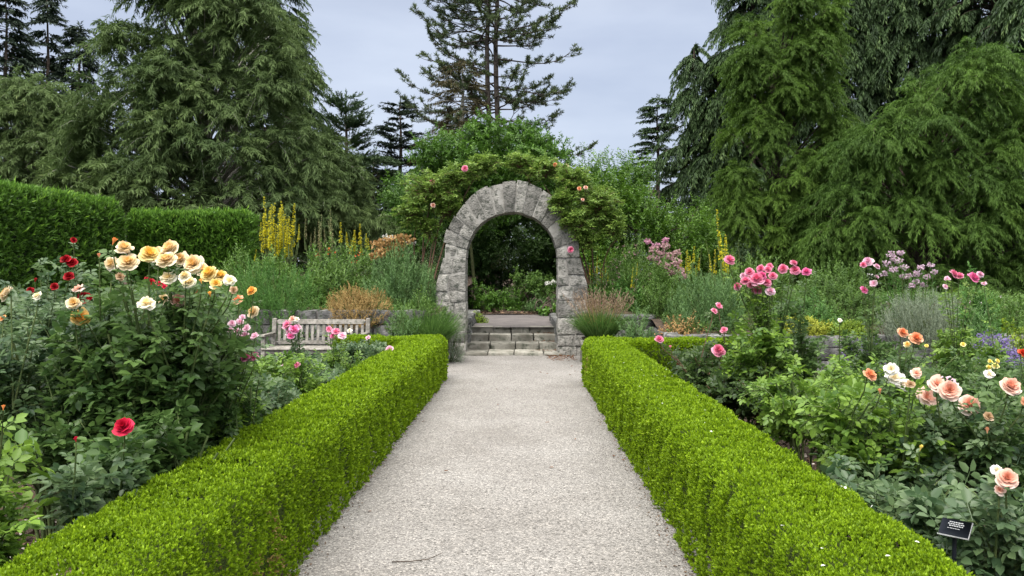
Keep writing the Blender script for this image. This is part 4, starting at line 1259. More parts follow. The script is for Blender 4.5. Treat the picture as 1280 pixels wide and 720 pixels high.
# ------------------------------------------------------------------ planter and plants by the arch
def planter(label, x0, x1, y0, y1, h):
    t = empty('stone_planter', label, 'planter', loc=((x0 + x1) / 2, (y0 + y1) / 2, .03))
    g = Geo(); rock(g, boxmap((x0 + .03, y0 + .03, .03), (x1 - .03, y1 - .03, h - .05)), 8, .004, .6, .03); local(g.build('body', M['stepstone']), t)
    g = Geo(); rock(g, boxmap((x0, y0, h - .048), (x1, y1, h + .02)), 8, .003, .8, .04); local(g.build('rim', M['stepstone']), t)
    g = Geo(); P, N = dome(40, (x1 - x0) / 2 - .04, (y1 - y0) / 2 - .04, .05); rock(g, boxmap((x0 + .05, y0 + .05, h + .021), (x1 - .05, y1 - .05, h + .04)), 6, .006, .5); local(g.build('soil', M['soil']), t)
planter('grey stone planter at the foot of the right pier of the arch', .98, 1.98, 13.75, 14.55, .42)
grass_clump('tan plumed ornamental grass in the stone planter right of the arch', wx(750, 14.1), 14.1, .45, .70, .9, 1500, M['grass'], 150)
mound('spurge_plant', 'blue green bushy spurge between the ornamental grass and the low stone wall', 'plant', 796, 13.7, .05, 388, 52, M['euph'], 120, .24, 22, .065, .16, .6, .55)
grass_clump('green fine bladed grass clump in front of the left pier of the arch', wx(537, 13.9), 13.9, .3, .85, .75, 1800, M['grass'])
mound('spurge_plant', 'grey green bushy plant between the tan mound and the green grass clump', 'plant', 505, 13.6, .0, 388, 56, M['euph'], 110, .24, 22, .065, .16, .6, .55)
mound('lavender_cotton', 'small silvery feathery mound at the foot of the left pier', 'plant', 560, 14.3, .0, 402, 42, M['silverleaf'], 120, .16, 20, .045, .14, .7, .5)

def cover(label, x0, x1, y0, y1, zf, n, mat, avoid=None):
    g = Geo()
    P = np.stack([R.uniform(x0, x1, n), R.uniform(y0, y1, n), np.zeros(n)], 1)
    if avoid: P = P[~((P[:, 0] > avoid[0]) & (P[:, 0] < avoid[1]))]
    P[:, 2] = zf(P[:, 0], P[:, 1]) + .10 + .08 * vnoise(P, 1.3, 2)
    shoots(g, P, unit(np.array([0, 0, 1.0]) + rv(len(P), .45)), .22, 9, .075, .4, .85, (.1, .8))
    o = g.build('ground_cover', mat); o['kind'] = 'stuff'; o['label'] = label; o['category'] = 'ground cover'
cover('low leafy ground cover between the plants of the left border', -9, -1.75, 14.5, 22, left_terrace, 6500, M['herb'])
cover('low leafy ground cover between the plants of the right border', 2.45, 13, 13.5, 24, right_terrace, 9200, M['herb'])
cover('low leafy ground cover on the soil just behind the right pier', 1.4, 2.45, 15.35, 22, right_terrace, 900, M['herb'])
cover('low leafy plants covering the outer part of the right bed', 3.6, 9.3, 4.5, 12.4, lambda x, y: .02 + 0 * x, 5200, M['rose'])
cover('low leafy plants covering the outer part of the left bed', -9.3, -4.6, 4.5, 12.0, lambda x, y: .02 + 0 * x, 4200, M['rose'])
cover('low weeds and herbs round the edge of the woodland behind the arch', -6, 6, 23.3, 34, lambda x, y: ZL + .02 * np.maximum(y - 22.2, 0), 6000, M['wood'])

# ------------------------------------------------------------------ border left of the arch
mound('rosemary_bush', 'dense green rosemary bush spilling over the wall behind the bench', 'shrub', 338, 14.25, .42, 333, 150, M['rosemary'], 620, .26, 22, .06, .16, .5, .6, depth=.75)
mound('rosemary_bush', 'smaller rosemary bush at the left end of the retaining wall', 'shrub', 268, 14.3, .4, 348, 90, M['rosemary'], 220, .26, 22, .06, .14, .5, .6)
spike_plant('mullein', 'tall mullein with a dense fan of bright yellow flower spikes', 'flowering plant',
    [(334, 246, 300), (343, 252, 312), (329, 272, 315), (338, 264, 318), (348, 262, 318), (352, 274, 316), (358, 263, 312), (360, 250, 306), (368, 254, 300), (372, 276, 312), (326, 262, 300), (366, 284, 318),
     (345, 280, 326), (356, 284, 326), (333, 288, 322), (350, 256, 300), (363, 270, 310), (340, 275, 320), (316, 312, 328), (365, 306, 322), (374, 285, 305), (346, 300, 326), (331, 258, 306), (336, 276, 312), (341, 256, 304), (347, 270, 314), (354, 260, 310), (361, 278, 318), (370, 266, 308), (324, 278, 304), (376, 280, 302), (349, 290, 324), (359, 292, 322), (328, 292, 318)], 17.0, .95, 'spikeyellow', None, (M['herb'], 60, .5, .9, .14), 1.7)
spike_plant('foxtail_spires', 'group of tall cream seed spires right of the yellow mullein', 'flowering plant',
    [(381, 272, 302), (390, 284, 310), (397, 268, 312), (404, 274, 314), (409, 286, 316), (413, 262, 306), (418, 282, 312), (388, 292, 314), (400, 284, 318), (424, 276, 308)], 17.4, .95, 'spikecream', None, (M['herb'], 60, .6, 1.1, .12), 1.9)
spike_plant('mullein', 'yellow flowering mullein with short spikes behind the red flowers', 'flowering plant',
    [(426, 278, 306), (433, 290, 312), (441, 288, 318), (451, 280, 308), (446, 294, 316), (458, 292, 312), (437, 300, 320), (452, 300, 318), (463, 298, 314)], 17.0, .95, 'spikeyellow', None, (M['herb'], 60, .6, 1.15, .12), 2.1)
spike_plant('mullein_seed_stalks', 'thin green seed spikes beside the left pier of the arch', 'flowering plant',
    [(503, 284, 300), (524, 282, 312), (530, 302, 330), (539, 298, 340), (547, 318, 350), (535, 318, 346)], 16.2, .95, 'spikegreen', None, (M['herb'], 50, .5, .9, .12), 1.0)
mound('herb_clump', 'tall leafy clump dotted with red flowers above the tan mound', 'plant', 425, 16.0, .95, 312, 110, M['herb'], 260, .34, 12, .12, .22, .7, .6, flowers=(M['poppy'], 7, .045, 'blossoms'))
mound('herb_clump', 'leafy green clump under the yellow mullein', 'plant', 345, 16.3, .9, 318, 100, M['herb'], 220, .34, 12, .12, .24, .7, .6)
mound('herb_clump', 'loose yellow green clump beside the end of the yew hedge', 'plant', 300, 17.2, .9, 312, 70, M['herb'], 150, .34, 12, .11, .2, .7, .6)
mound('spurge_plant', 'large grey green spurge with upright leafy shoots left of the arch', 'plant', 500, 15.3, .9, 318, 96, M['euph'], 330, .34, 26, .075, .17, .55, .75)
head_plant('copper_spurge', 'copper orange flower heads above the grey green spurge', 'flowering plant',
    [(472, 306, 18), (482, 302, 18), (492, 300, 18), (502, 298, 16), (476, 316, 16), (488, 312, 18), (500, 308, 16), (510, 300, 14), (468, 320, 12), (496, 318, 14)], 15.8, .9, M['copper'], .06, M['euph'], None, 46)
head_plant('white_flowers', 'two small white flower heads above the copper heads', 'flowering plant', [(485, 297, 12), (514, 303, 10)], 16.1, .9, M['whitefloret'], .05, M['herb'], None, 24, fol=(30, .1, .2))
mound('dried_flower_mound', 'rounded tan mound of dried flower heads above the right end of the bench', 'plant', 446, 14.25, .70, 360, 90, M['tan'], 620, .16, 16, .035, .35, .7, .5)
mound('herb_clump', 'dark green clump spilling over the wall under the tan mound', 'plant', 482, 14.3, .5, 378, 56, M['rosemary'], 140, .2, 16, .05, .2, .7, .4)

mound('herb_clump', 'green clump hanging over the wall end beside the left pier', 'plant', 522, 14.3, .55, 374, 80, M['herb'], 200, .24, 14, .08, .2, .6, .5)

# ------------------------------------------------------------------ border right of the arch
mound('herb_clump', 'tall bushy clump with dusty pink tips beside the right pier', 'plant', 785, 16.0, .75, 308, 70, M['herb'], 260, .4, 16, .085, .2, .6, .75, flowers=(M['dustypink'], 60, .028, 'blossoms'))
spike_plant('golden_spikes', 'yellow grassy spikes close to the right pier', 'flowering plant',
    [(738, 322, 346), (745, 318, 345), (750, 328, 350), (757, 326, 348), (741, 334, 356), (753, 336, 356), (747, 340, 360), (760, 338, 356)], 15.6, .8, 'spikeyellow', None, (M['grass'], 60, .3, .8, .2), .9)
head_plant('pink_bellflowers', 'tall stems of pink flowers leaning over the grey green clump', 'flowering plant',
    [(818, 312, 12), (826, 318, 12), (822, 328, 12), (832, 308, 10), (838, 320, 13), (845, 328, 13), (832, 332, 12), (850, 338, 11), (840, 340, 10), (815, 322, 9), (846, 316, 9), (855, 346, 9)], 15.5, .8, M['dustypink'], .05, M['herb'], None, 36)
head_plant('pink_valerian', 'clear pink flower heads near the dusty pink clump', 'flowering plant', [(810, 302, 8), (832, 301, 9), (820, 306, 9), (817, 322, 10)], 16.4, .9, M['pinkfloret'], .045, M['herb'], None, 30, fol=(60, .1, .2))
spike_plant('golden_spikes', 'bright yellow slanting flower spikes in front of the laurel', 'flowering plant',
    [(852, 318, 338), (858, 312, 342), (864, 320, 345), (868, 308, 330), (860, 330, 350), (870, 332, 348), (848, 330, 346), (875, 322, 340), (857, 336, 352)], 15.8, .8, 'spikeyellow', None, (M['herb'], 60, .45, .9, .12), 2.1)
spike_plant('mullein', 'mullein with one very tall thin spire before the weeping cypress', 'flowering plant',
    [(896, 262, 330), (901, 292, 345), (907, 300, 345), (893, 312, 345), (911, 316, 345), (888, 318, 342)], 15.6, .8, 'spikeyellow', None, (M['herb'], 50, .4, .8, .12), 1.6)
spike_plant('foxtail_spires', 'thin pale green seed spires right of the tall yellow spire', 'flowering plant',
    [(880, 298, 340), (885, 310, 345), (918, 308, 345), (925, 300, 345), (932, 316, 348), (940, 312, 346), (872, 306, 335)], 16.4, .85, 'spikegreen', None, (M['herb'], 70, .7, .95, .12), .9)
mound('herb_clump', 'yellow green leafy clump behind the tall pink rose cluster', 'plant', 945, 15.2, .8, 322, 90, M['herb'], 240, .36, 14, .1, .2, .65, .65)
spike_plant('golden_spikes', 'two short yellow spikes against the dark leaves near the planter', 'flowering plant', [(789, 334, 362), (797, 328, 346), (793, 344, 362)], 15.4, .7, 'spikeyellow', None, (M['herb'], 30, .2, .5, .1), 1.0)
mound('herb_clump', 'bright green ferny clump right of the dusty pink tips', 'plant', 826, 15.2, .7, 336, 60, M['herb'], 200, .3, 14, .08, .2, .65, .6)
mound('herb_clump', 'dark green lance leaved clump behind the blue green spurge', 'plant', 790, 15.7, .7, 346, 56, M['rosemary'], 160, .3, 12, .12, .16, .7, .5)
mound('spurge_plant', 'wide grey green spurge mound behind the dark leaved rose', 'plant', 882, 14.2, .58, 344, 96, M['euph'], 340, .3, 24, .07, .16, .55, .7)
mound('barberry_shrub', 'low reddish leaved shrub on the wall above the pink rose', 'shrub', 850, 13.7, .5, 394, 60, M['copper'], 50, .2, 12, .05, .4, .8, .4)
mound('box_shrub', 'rounded mid green shrub below the weeping cypresses', 'shrub', 1045, 14.8, .55, 328, 130, M['herb'], 560, .2, 18, .05, .42, .8, .5, flowers=(M['whitefloret'], 6, .04, 'blossoms'))
mound('box_shrub', 'darker rounded shrub above the low stone wall', 'shrub', 1010, 13.9, .5, 368, 90, M['rosemary'], 240, .2, 16, .05, .4, .8, .5)
mound('golden_stonecrop', 'low pale yellow carpet plant on top of the grey stone wall', 'ground cover', 1002, 13.3, .55, 396, 74, M['gold'], 360, .1, 14, .035, .5, .9, .4, depth=.35)
mound('golden_stonecrop', 'low olive yellow carpet plant trailing over the stone wall', 'ground cover', 1058, 13.3, .55, 402, 68, M['chart'], 300, .1, 14, .035, .5, .9, .4, depth=.35, tb=(0, .4))
mound('lavender_bush', 'broad silvery green lavender bush on the right terrace', 'shrub', 1160, 13.0, .5, 364, 116, M['silverleaf'], 420, .34, 24, .055, .12, .45, .7)
head_plant('phlox', 'cloud of pale lilac pink flower heads before the weeping cypress', 'flowering plant',
    [(1113, 318, 10.1), (1122, 326, 10.1), (1108, 330, 9.4), (1118, 337, 10.1), (1130, 334, 8.6), (1105, 342, 7.9), (1135, 345, 8.6), (1146, 342, 9.4), (1152, 334, 7.9), (1158, 346, 7.9), (1145, 353, 7.9), (1155, 356, 7.2),
     (1163, 331, 5.8), (1128, 346, 7.9), (1140, 357, 6.5), (1115, 322, 7.9), (1168, 340, 5.0), (1126, 316, 7.2)], 13.8, .55, M['lilac'], .04, M['rosemary'], None, 26)
mound('green_mound', 'green leafy mound at the far right under the dark shrubs', 'plant', 1250, 14.0, .5, 374, 110, M['herb'], 300, .24, 16, .07, .3, .7, .5, flowers=(M['lilac'], 14, .03, 'blossoms'))
mound('green_mound', 'green shrub under the pink rose heads at the right', 'plant', 1222, 11.5, .1, 356, 60, M['rosemary'], 240, .24, 16, .07, .3, .7, .5)
mound('chartreuse_mound', 'yellow green mound at the right edge above the purple catmint', 'plant', 1268, 10.2, .1, 409, 56, M['chart'], 240, .14, 16, .04, .4, .8, .5)
mound('catmint', 'hazy purple catmint drift at the right edge of the bed', 'plant', 1240, 9.4, .05, 424, 80, M['silverleaf'], 220, .26, 16, .04, .2, .5, .7, flowers=(M['mauve'], 420, .03, 'blossoms'))
mound('catmint', 'small purple catmint by the low stone wall behind the upright peach roses', 'plant', 1085, 11.6, .05, 430, 70, M['silverleaf'], 160, .2, 14, .04, .2, .5, .7, flowers=(M['mauve'], 260, .03, 'blossoms'))
mound('grey_sage', 'blue grey spiky plant left of the yellow green mound', 'plant', 1222, 10.6, .05, 398, 50, M['euph'], 130, .26, 16, .07, .14, .5, .6)

# ------------------------------------------------------------------ climbing roses on the arch
def climber(label, root, clumps, blooms, Yc, group='climbing roses on the arch'):
    """clumps: (px, py, radius px x, radius px y, depth, share)"""
    t = empty('climbing_rose', label, 'climbing rose', group, loc=root)
    r0 = np.array(root, float)
    gs = Geo(); gl = Geo()
    for (px, py, rxp, ryp, yy, n) in clumps:
        c = W(px, py, yy) - r0
        rx, rz = rxp / F * yy, ryp / F * yy
        e = c + unit(rv(n)) * R.random((n, 1)) ** .5 * np.array([rx, min(rx, .7), rz])
        m = curve((0, 0, 0), c - np.array([0, 0, rz * .5]), (-.1, .2, .3), 8)
        tube(gs, m + np.cumsum(rv(8, .02), 0) * np.linspace(0, 1, 8)[:, None], np.linspace(.02, .009, 8), 5, R.random())
        Ps = []; Ds = []
        for q in e:
            s = c + (q - c) * .15 - np.array([0, 0, rz * .3])
            q2 = q + np.array([0, 0, .04])
            tube(gs, curve(s, q2, (0, 0, .10), 5), np.linspace(.006, .003, 5), 4, R.random())
            k = 8
            tt = R.uniform(.3, 1.05, k)[:, None]
            Ps.append(s + (q2 - s) * tt + np.array([0, 0, .10]) * 4 * tt * (1 - tt)); Ds.append(rv(k) * np.array([1, 1, .4]) + unit((q2 - s)[None]) * .4)
        compound(gl, np.concatenate(Ps), np.concatenate(Ds), .062, (.15, .95), 0, True, .55)
    for i, (px, py, dp, kind, yy) in enumerate(blooms):
        c = W(px, py, yy) - r0
        o = bpy.data.objects.new('bloom', bloom_mesh(kind, 'full', i % 3)); COL.objects.link(o); o.parent = t
        fd = Vector((R.normal() * .3, -1, .4 + R.normal() * .2)); o.rotation_euler = fd.to_track_quat('Z', 'Y').to_euler()
        d = dp / F * yy; o.scale = (d, d, d); o.location = tuple(c)
        tube(gs, curve(c + np.array([0, .3, -.15]), c + np.array([0, .02, -.01]), (0, 0, -.03), 4), .004, 4)
    gs.build('canes', M['redcane'], t); gl.build('foliage', M['climber'], t)
    return t
climber('climbing rose with yellow green leaves spreading left of the arch crown', (-1.95, 15.5, .6),
    [(540, 240, 40, 32, 15.9, 130), (515, 268, 22, 24, 15.7, 60), (575, 222, 30, 18, 15.9, 90), (560, 262, 22, 22, 15.9, 60), (605, 210, 26, 14, 16.0, 70), (535, 290, 18, 18, 15.8, 28)],
    [(581, 211, 9, 'pink', 15.5), (540, 228, 8, 'pink', 15.5), (541, 257, 7, 'blush', 15.5)], 15.8)
climber('climbing rose with yellow green leaves tumbling over the right shoulder of the arch', (1.55, 15.6, .6),
    [(680, 215, 34, 18, 15.9, 100), (715, 232, 26, 26, 15.4, 90), (745, 262, 36, 30, 15.5, 140), (720, 280, 22, 24, 15.2, 70), (765, 285, 24, 22, 15.5, 70), (650, 205, 24, 12, 16.0, 60), (700, 255, 14, 18, 15.2, 36), (735, 305, 18, 16, 15.4, 36)],
    [(694, 206, 6, 'salmon', 15.6), (708, 208, 6, 'blush', 15.6), (713, 312, 9, 'pink', 15.1), (724, 236, 6, 'salmon', 15.0), (732, 235, 6, 'blush', 15.0), (728, 250, 5, 'blush', 15.0)], 15.8)

# ------------------------------------------------------------------ trees
def trunk_mesh(g, h, r0, r1, lean=(0, 0), wob=.1, sides=10):
    n = 10
    z = np.linspace(-.1, h, n)
    pts = np.stack([lean[0] * z / h + wob * np.sin(z * .9), lean[1] * z / h + wob * np.cos(z * .7) - wob, z], 1)
    rad = r0 + (r1 - r0) * np.linspace(0, 1, n) ** .9
    rad[0] *= 1.25
    tube(g, pts, rad, sides, .5)
    return pts

def fronds(g, P, D, l, gvy, K, L, Wd, lat=.6, down=.5, tb=(.15, .8), spread=.25):
    """sprays: blades set along drooping axes"""
    n = len(P); D = unit(D)
    l = np.broadcast_to(np.asarray(l, float), (n,))
    idx = np.repeat(np.arange(n), K); k = n * K
    t = R.random(k)
    side = unit(np.cross(D, np.array([0, 0, 1.0]) + rv(n, .1)))
    base = P[idx] + D[idx] * (l[idx] * t)[:, None] - np.array([0, 0, 1.0]) * (gvy * l[idx] * t ** 2)[:, None]
    tang = unit(D[idx] - np.array([0, 0, 1.0]) * (2 * gvy * t)[:, None])
    sg = np.where(R.random(k) < .5, -1.0, 1.0)
    dd = unit(tang * .7 + side[idx] * (sg * lat)[:, None] - np.array([0, 0, 1.0]) * down + rv(k, spread))
    nn_ = unit(np.array([0, 0, 1.0]) + side[idx] * .2 + rv(k, .45))
    base = base + side[idx] * (sg * R.random(k) * .15 * L)[:, None]
    Lk = L * R.uniform(.6, 1.25, k) * (1 - .35 * t)
    tt = R.uniform(tb[0], tb[1], n)[idx] + R.normal(0, .08, k) + .18 * (t - .5)
    leaves(g, base, dd, nn_, Lk, Lk * Wd, np.clip(tt, 0, 1), T_RHOMB)

def conifer(name, label, X, Y, H, prof, nb, mat, K=40, fl=.9, L=.28, Wd=.16, gv=.5, lat=.6, down=.4, rise=.1, droop=.35, per=5, z0=0.0, r0=.3, barkmat=None, group=None, zmin=.06, inner=.3, tb=(.1, .85), branch_r=.04, lobe=.18, asym=None, spread=.25, lean=(0, 0)):
    """prof(f in 0..1) -> crown radius; branches arch from the trunk and carry sprays"""
    t = empty(name, label, 'tree', group, loc=(X, Y, z0))
    gt = Geo(); gf = Geo()
    trunk_mesh(gt, H * .98, r0, .03, lean, .06)
    f = zmin + (1 - zmin) * (R.random(nb) ** .85)
    a = R.uniform(0, 6.28, nb)
    Lb = prof(f) * R.uniform(.72, 1.1, nb) * (1 + lobe * np.sin(a * 3 + f * 17) + lobe * np.sin(a * 2 - f * 9 + 1))
    if asym is not None: Lb *= asym(a, f)
    o = np.stack([lean[0] * f, lean[1] * f, f * H], 1)
    hd = np.stack([np.cos(a), np.sin(a), 0 * a], 1)
    P = []; D = []; LL = []
    for i in range(nb):
        n = 6
        tq = np.linspace(0, 1, n)[:, None]
        pts = o[i] + hd[i] * Lb[i] * tq + np.array([0, 0, 1.0]) * (rise * Lb[i] * tq * 2 - droop * Lb[i] * tq ** 2 * 1.6)
        if Lb[i] > .5:
            tube(gt, pts, np.linspace(branch_r * (.4 + Lb[i] / 4), .008, n), 4, .5)
        m = max(2, int(per * (.4 + Lb[i] / max(prof(np.array([.2]))[0], .5))))
        tt = inner + (1 - inner) * R.random(m) ** .8
        pp = o[i] + hd[i] * (Lb[i] * tt)[:, None] + np.array([0, 0, 1.0]) * (rise * Lb[i] * tt * 2 - droop * Lb[i] * tt ** 2 * 1.6)[:, None]
        tg = hd[i][None] + np.array([0, 0, 1.0]) * (rise * 2 - droop * 3.2 * tt)[:, None]
        sd = np.array([-hd[i][1], hd[i][0], 0])[None] * R.uniform(-1, 1, (m, 1))
        P.append(pp); D.append(unit(tg) + sd * .9); LL.append(fl * R.uniform(.6, 1.2, m))
    # top leader
    P.append(np.array([[lean[0], lean[1], H * .97]])); D.append(np.array([[.05, 0, 1.0]])); LL.append(np.array([fl * .8]))
    P = np.concatenate(P); D = np.concatenate(D); LL = np.concatenate(LL)
    fronds(gf, P, D, LL, gv, K, L, Wd, lat, down, tb, spread)
    gt.build('trunk', barkmat or M['bark'], t); gf.build('crown', mat, t)
    return t

def inside(poly, x, y):
    poly = np.asarray(poly, float); c = np.zeros(len(x), bool)
    j = len(poly) - 1
    for i in range(len(poly)):
        xi, yi = poly[i]; xj, yj = poly[j]
        c ^= ((yi > y) != (yj > y)) & (x < (xj - xi) * (y - yi) / (yj - yi + 1e-9) + xi)
        j = i
    return c

def clump_tree(name, label, poly, Y, depth, trunk_px, nc, r, nf, K, L, Wd, mat, barkm, droop=.6, down=.7, lat=.45, group=None, r0=.3, fill=.35, z0=.5, tb=(0, 1), stick=.10):
    """weeping crown: heavy clumps of hanging sprays set over the whole crown volume, each at the end of its own limb"""
    poly = np.array(poly, float)
    px = R.uniform(poly[:, 0].min(), poly[:, 0].max(), nc * 9); py = R.uniform(poly[:, 1].min(), poly[:, 1].max(), nc * 9)
    ok = inside(poly, px, py); px, py = px[ok][:nc], py[ok][:nc]
    # clumps right on the outline keep the silhouette knobbly
    m = len(poly) * 2
    i = R.integers(0, len(poly), m); f = R.random(m)
    q = poly[i] + (poly[(i + 1) % len(poly)] - poly[i]) * f[:, None]
    cen = poly.mean(0)
    q = cen + (q - cen) * R.uniform(.80, .92, (m, 1))
    px = np.concatenate([px, q[:, 0]]); py = np.concatenate([py, q[:, 1]])
    hw = (poly[:, 0].max() - poly[:, 0].min()) / 2
    u = np.clip((px - trunk_px) / hw, -1, 1)
    X = wx(trunk_px, Y)
    t = empty(name, label, 'tree', group, loc=(X, Y, z0))
    front = R.random(len(px)) < .72
    yo = np.where(front, -1, 1) * depth * np.sqrt(np.clip(1 - u ** 2, .04, 1)) * R.uniform(.35, 1.0, len(px))
    C = np.stack([wx(px, Y) - X, yo, wz(py, Y) - z0], 1)
    C = C[C[:, 2] > -.1]
    n = len(C)
    gt = Geo(); gf = Geo()
    near = np.abs(C[:, 0]) < r * 1.5
    top = (C[near, 2].max() - .3 * r) * .82 if near.any() else C[:, 2].max() * .7
    pts = np.stack([.06 * np.sin(np.linspace(0, 5, 10)), .05 * np.cos(np.linspace(0, 4, 10)), np.linspace(-.1, top, 10)], 1)
    tube(gt, pts, np.linspace(r0, .04, 10), 9, .5)
    for c in C:
        a = np.array([0, 0, max(.2, c[2] * .72 - .2 * np.hypot(c[0], c[1]))])
        tube(gt, curve(a, c, (0, 0, .25), 6), np.linspace(.05, .014, 6), 5, .5)
    rr = r * R.uniform(.7, 1.25, n)
    out = unit(C * np.array([1, 1, 0]) + np.array([0, -.3, .0]) + rv(n, .15))
    idx = np.repeat(np.arange(n), nf); k = len(idx)
    d = unit(rv(k) * np.array([1, 1, .7]) + out[idx] * .55 + np.array([0, 0, .28]))
    P = C[idx] + d * (rr[idx] * R.uniform(.05, .45, k))[:, None]
    ctint = R.uniform(tb[0] + .12, tb[1] - .12, n)
    l = rr[idx] * R.uniform(.55, 1.05, k)
    # sprays
    side = unit(np.cross(d, np.array([0, 0, 1.0]) + rv(k, .1)))
    j = np.repeat(np.arange(k), K); kk = len(j)
    tt = R.random(kk)
    base = P[j] + d[j] * (l[j] * tt)[:, None] - np.array([0, 0, 1.0]) * (droop * l[j] * tt ** 2)[:, None]
    tang = unit(d[j] - np.array([0, 0, 1.0]) * (2 * droop * tt)[:, None])
    sg = np.where(R.random(kk) < .5, -1.0, 1.0)
    dd = unit(tang * .7 + side[j] * (sg * lat)[:, None] - np.array([0, 0, 1.0]) * (down * R.uniform(.1, 1.5, kk))[:, None] + rv(kk, .36))
    nrm = unit(np.array([0, 0, .7]) + out[idx][j] * .5 + side[j] * .2 + rv(kk, .4))
    Lk = L * R.uniform(.6, 1.3, kk) * (1 - .3 * tt)
    ti = ctint[idx][j] * .75 + .25 * R.random(k)[j] + .16 * (tt - .5) + R.normal(0, .07, kk)
    leaves(gf, base, dd, nrm, Lk, Lk * Wd, np.clip(ti, 0, 1), T_RHOMB)
    # a few bare pale shoots
    for e in range(0, k, int(1 / stick)):
        tube(gt, np.array([P[e], P[e] + d[e] * l[e] * .5 - np.array([0, 0, droop * l[e] * .25]), P[e] + d[e] * l[e] - np.array([0, 0, droop * l[e]])]), np.linspace(.010, .004, 3), 4, .5)
    gt.build('trunk', barkm, t); gf.build('crown', mat, t)
    return t

G_LEFT = 'trees beyond the left border'
clump_tree('weeping_conifer', 'huge broad weeping conifer with grey green hanging sprays rising above the left border',
    [(92, 285), (96, 215), (128, 190), (138, 160), (178, 130), (184, 95), (200, 60), (206, 20), (228, -20), (240, -60), (290, -70), (335, -20), (352, 30), (362, 60), (384, 100), (382, 150), (410, 200), (430, 285)],
    30, 3.6, 258, 250, 1.05, 17, 52, .28, .12, M['weep'], M['palebark'], .55, .65, .6, None, .4)
clump_tree('weeping_conifer', 'lower weeping conifer with a long bowed limb at the far left',
    [(-90, 290), (-90, 125), (-40, 116), (10, 112), (60, 116), (96, 128), (108, 150), (104, 180), (92, 215), (88, 290)], 33, 2.6, 25, 110, 1.0, 16, 48, .30, .12, M['weep'], M['palebark'], .6, .7, .6, None, .35)
clump_tree('weeping_conifer', 'soft grey green weeping conifer between the big one and the arch',
    [(345, 300), (355, 230), (385, 205), (415, 195), (445, 210), (470, 250), (490, 300)], 33, 1.6, 415, 60, .8, 16, 40, .28, .13, M['weep'], M['palebark'], .6, .65, .5, None, .2)
spr = dict(K=46, fl=1.1, L=.42, Wd=.22, gv=.18, lat=.75, down=.25, rise=.05, droop=.16, per=5, z0=.4, r0=.35, inner=.15)
conifer('spruce_tree', 'dark spruce cut by the left edge, tallest of the far left spruces', wx(8, 50), 50, 19.0, lambda f: 3.4 * np.clip(1.02 - f, 0, 1) ** .8, 190, M['spruce'], **spr)
conifer('spruce_tree', 'thin dark spruce with a spindly top between two other spruces at the far left', wx(60, 55), 55, 20.6, lambda f: 2.7 * np.clip(1.02 - f, 0, 1) ** 1.05, 170, M['spruce'], **spr)
conifer('spruce_tree', 'pointed dark spruce beside the big weeping conifer, shortest of the far left spruces', wx(99, 55), 55, 18.3, lambda f: 3.0 * np.clip(1.02 - f, 0, 1) ** .9, 180, M['spruce'], **spr)
conifer('fir_tree', 'upright dark fir just right of the big weeping conifer', wx(432, 46), 46, 11.2, lambda f: 2.2 * np.clip(1.04 - f, 0, 1) ** .55, 150, M['fir'], K=44, fl=.9, L=.32, Wd=.2, gv=-.25, lat=.6, down=-.1, rise=.28, droop=.1, per=5, z0=.4, inner=.2)
conifer('fir_tree', 'narrow ragged dark fir left of the tall pine', wx(500, 46), 46, 11.0, lambda f: 1.6 * np.clip(1.04 - f, 0, 1) ** .5, 110, M['spruce'], K=44, fl=.85, L=.32, Wd=.2, gv=.0, lat=.6, down=.1, rise=.2, droop=.1, per=5, z0=.4, inner=.2, lobe=.35)
conifer('fir_tree', 'low dark fir filling the gap left of the arch', wx(468, 40), 40, 7.0, lambda f: 2.2 * np.clip(1.04 - f, 0, 1) ** .55, 120, M['fir'], K=44, fl=.9, L=.32, Wd=.2, gv=.1, lat=.6, down=.1, rise=.2, droop=.1, per=5, z0=.4, inner=.2)
# the big conifer also has firs behind its right flank
conifer('fir_tree', 'tall dark fir standing behind the right flank of the big weeping conifer', wx(345, 38), 38, 15.5, lambda f: 3.2 * np.clip(1.04 - f, 0, 1) ** .6, 220, M['cedar'], K=44, fl=1.0, L=.32, Wd=.2, gv=.45, lat=.5, down=.5, rise=.1, droop=.2, per=6, z0=.4, inner=.2)

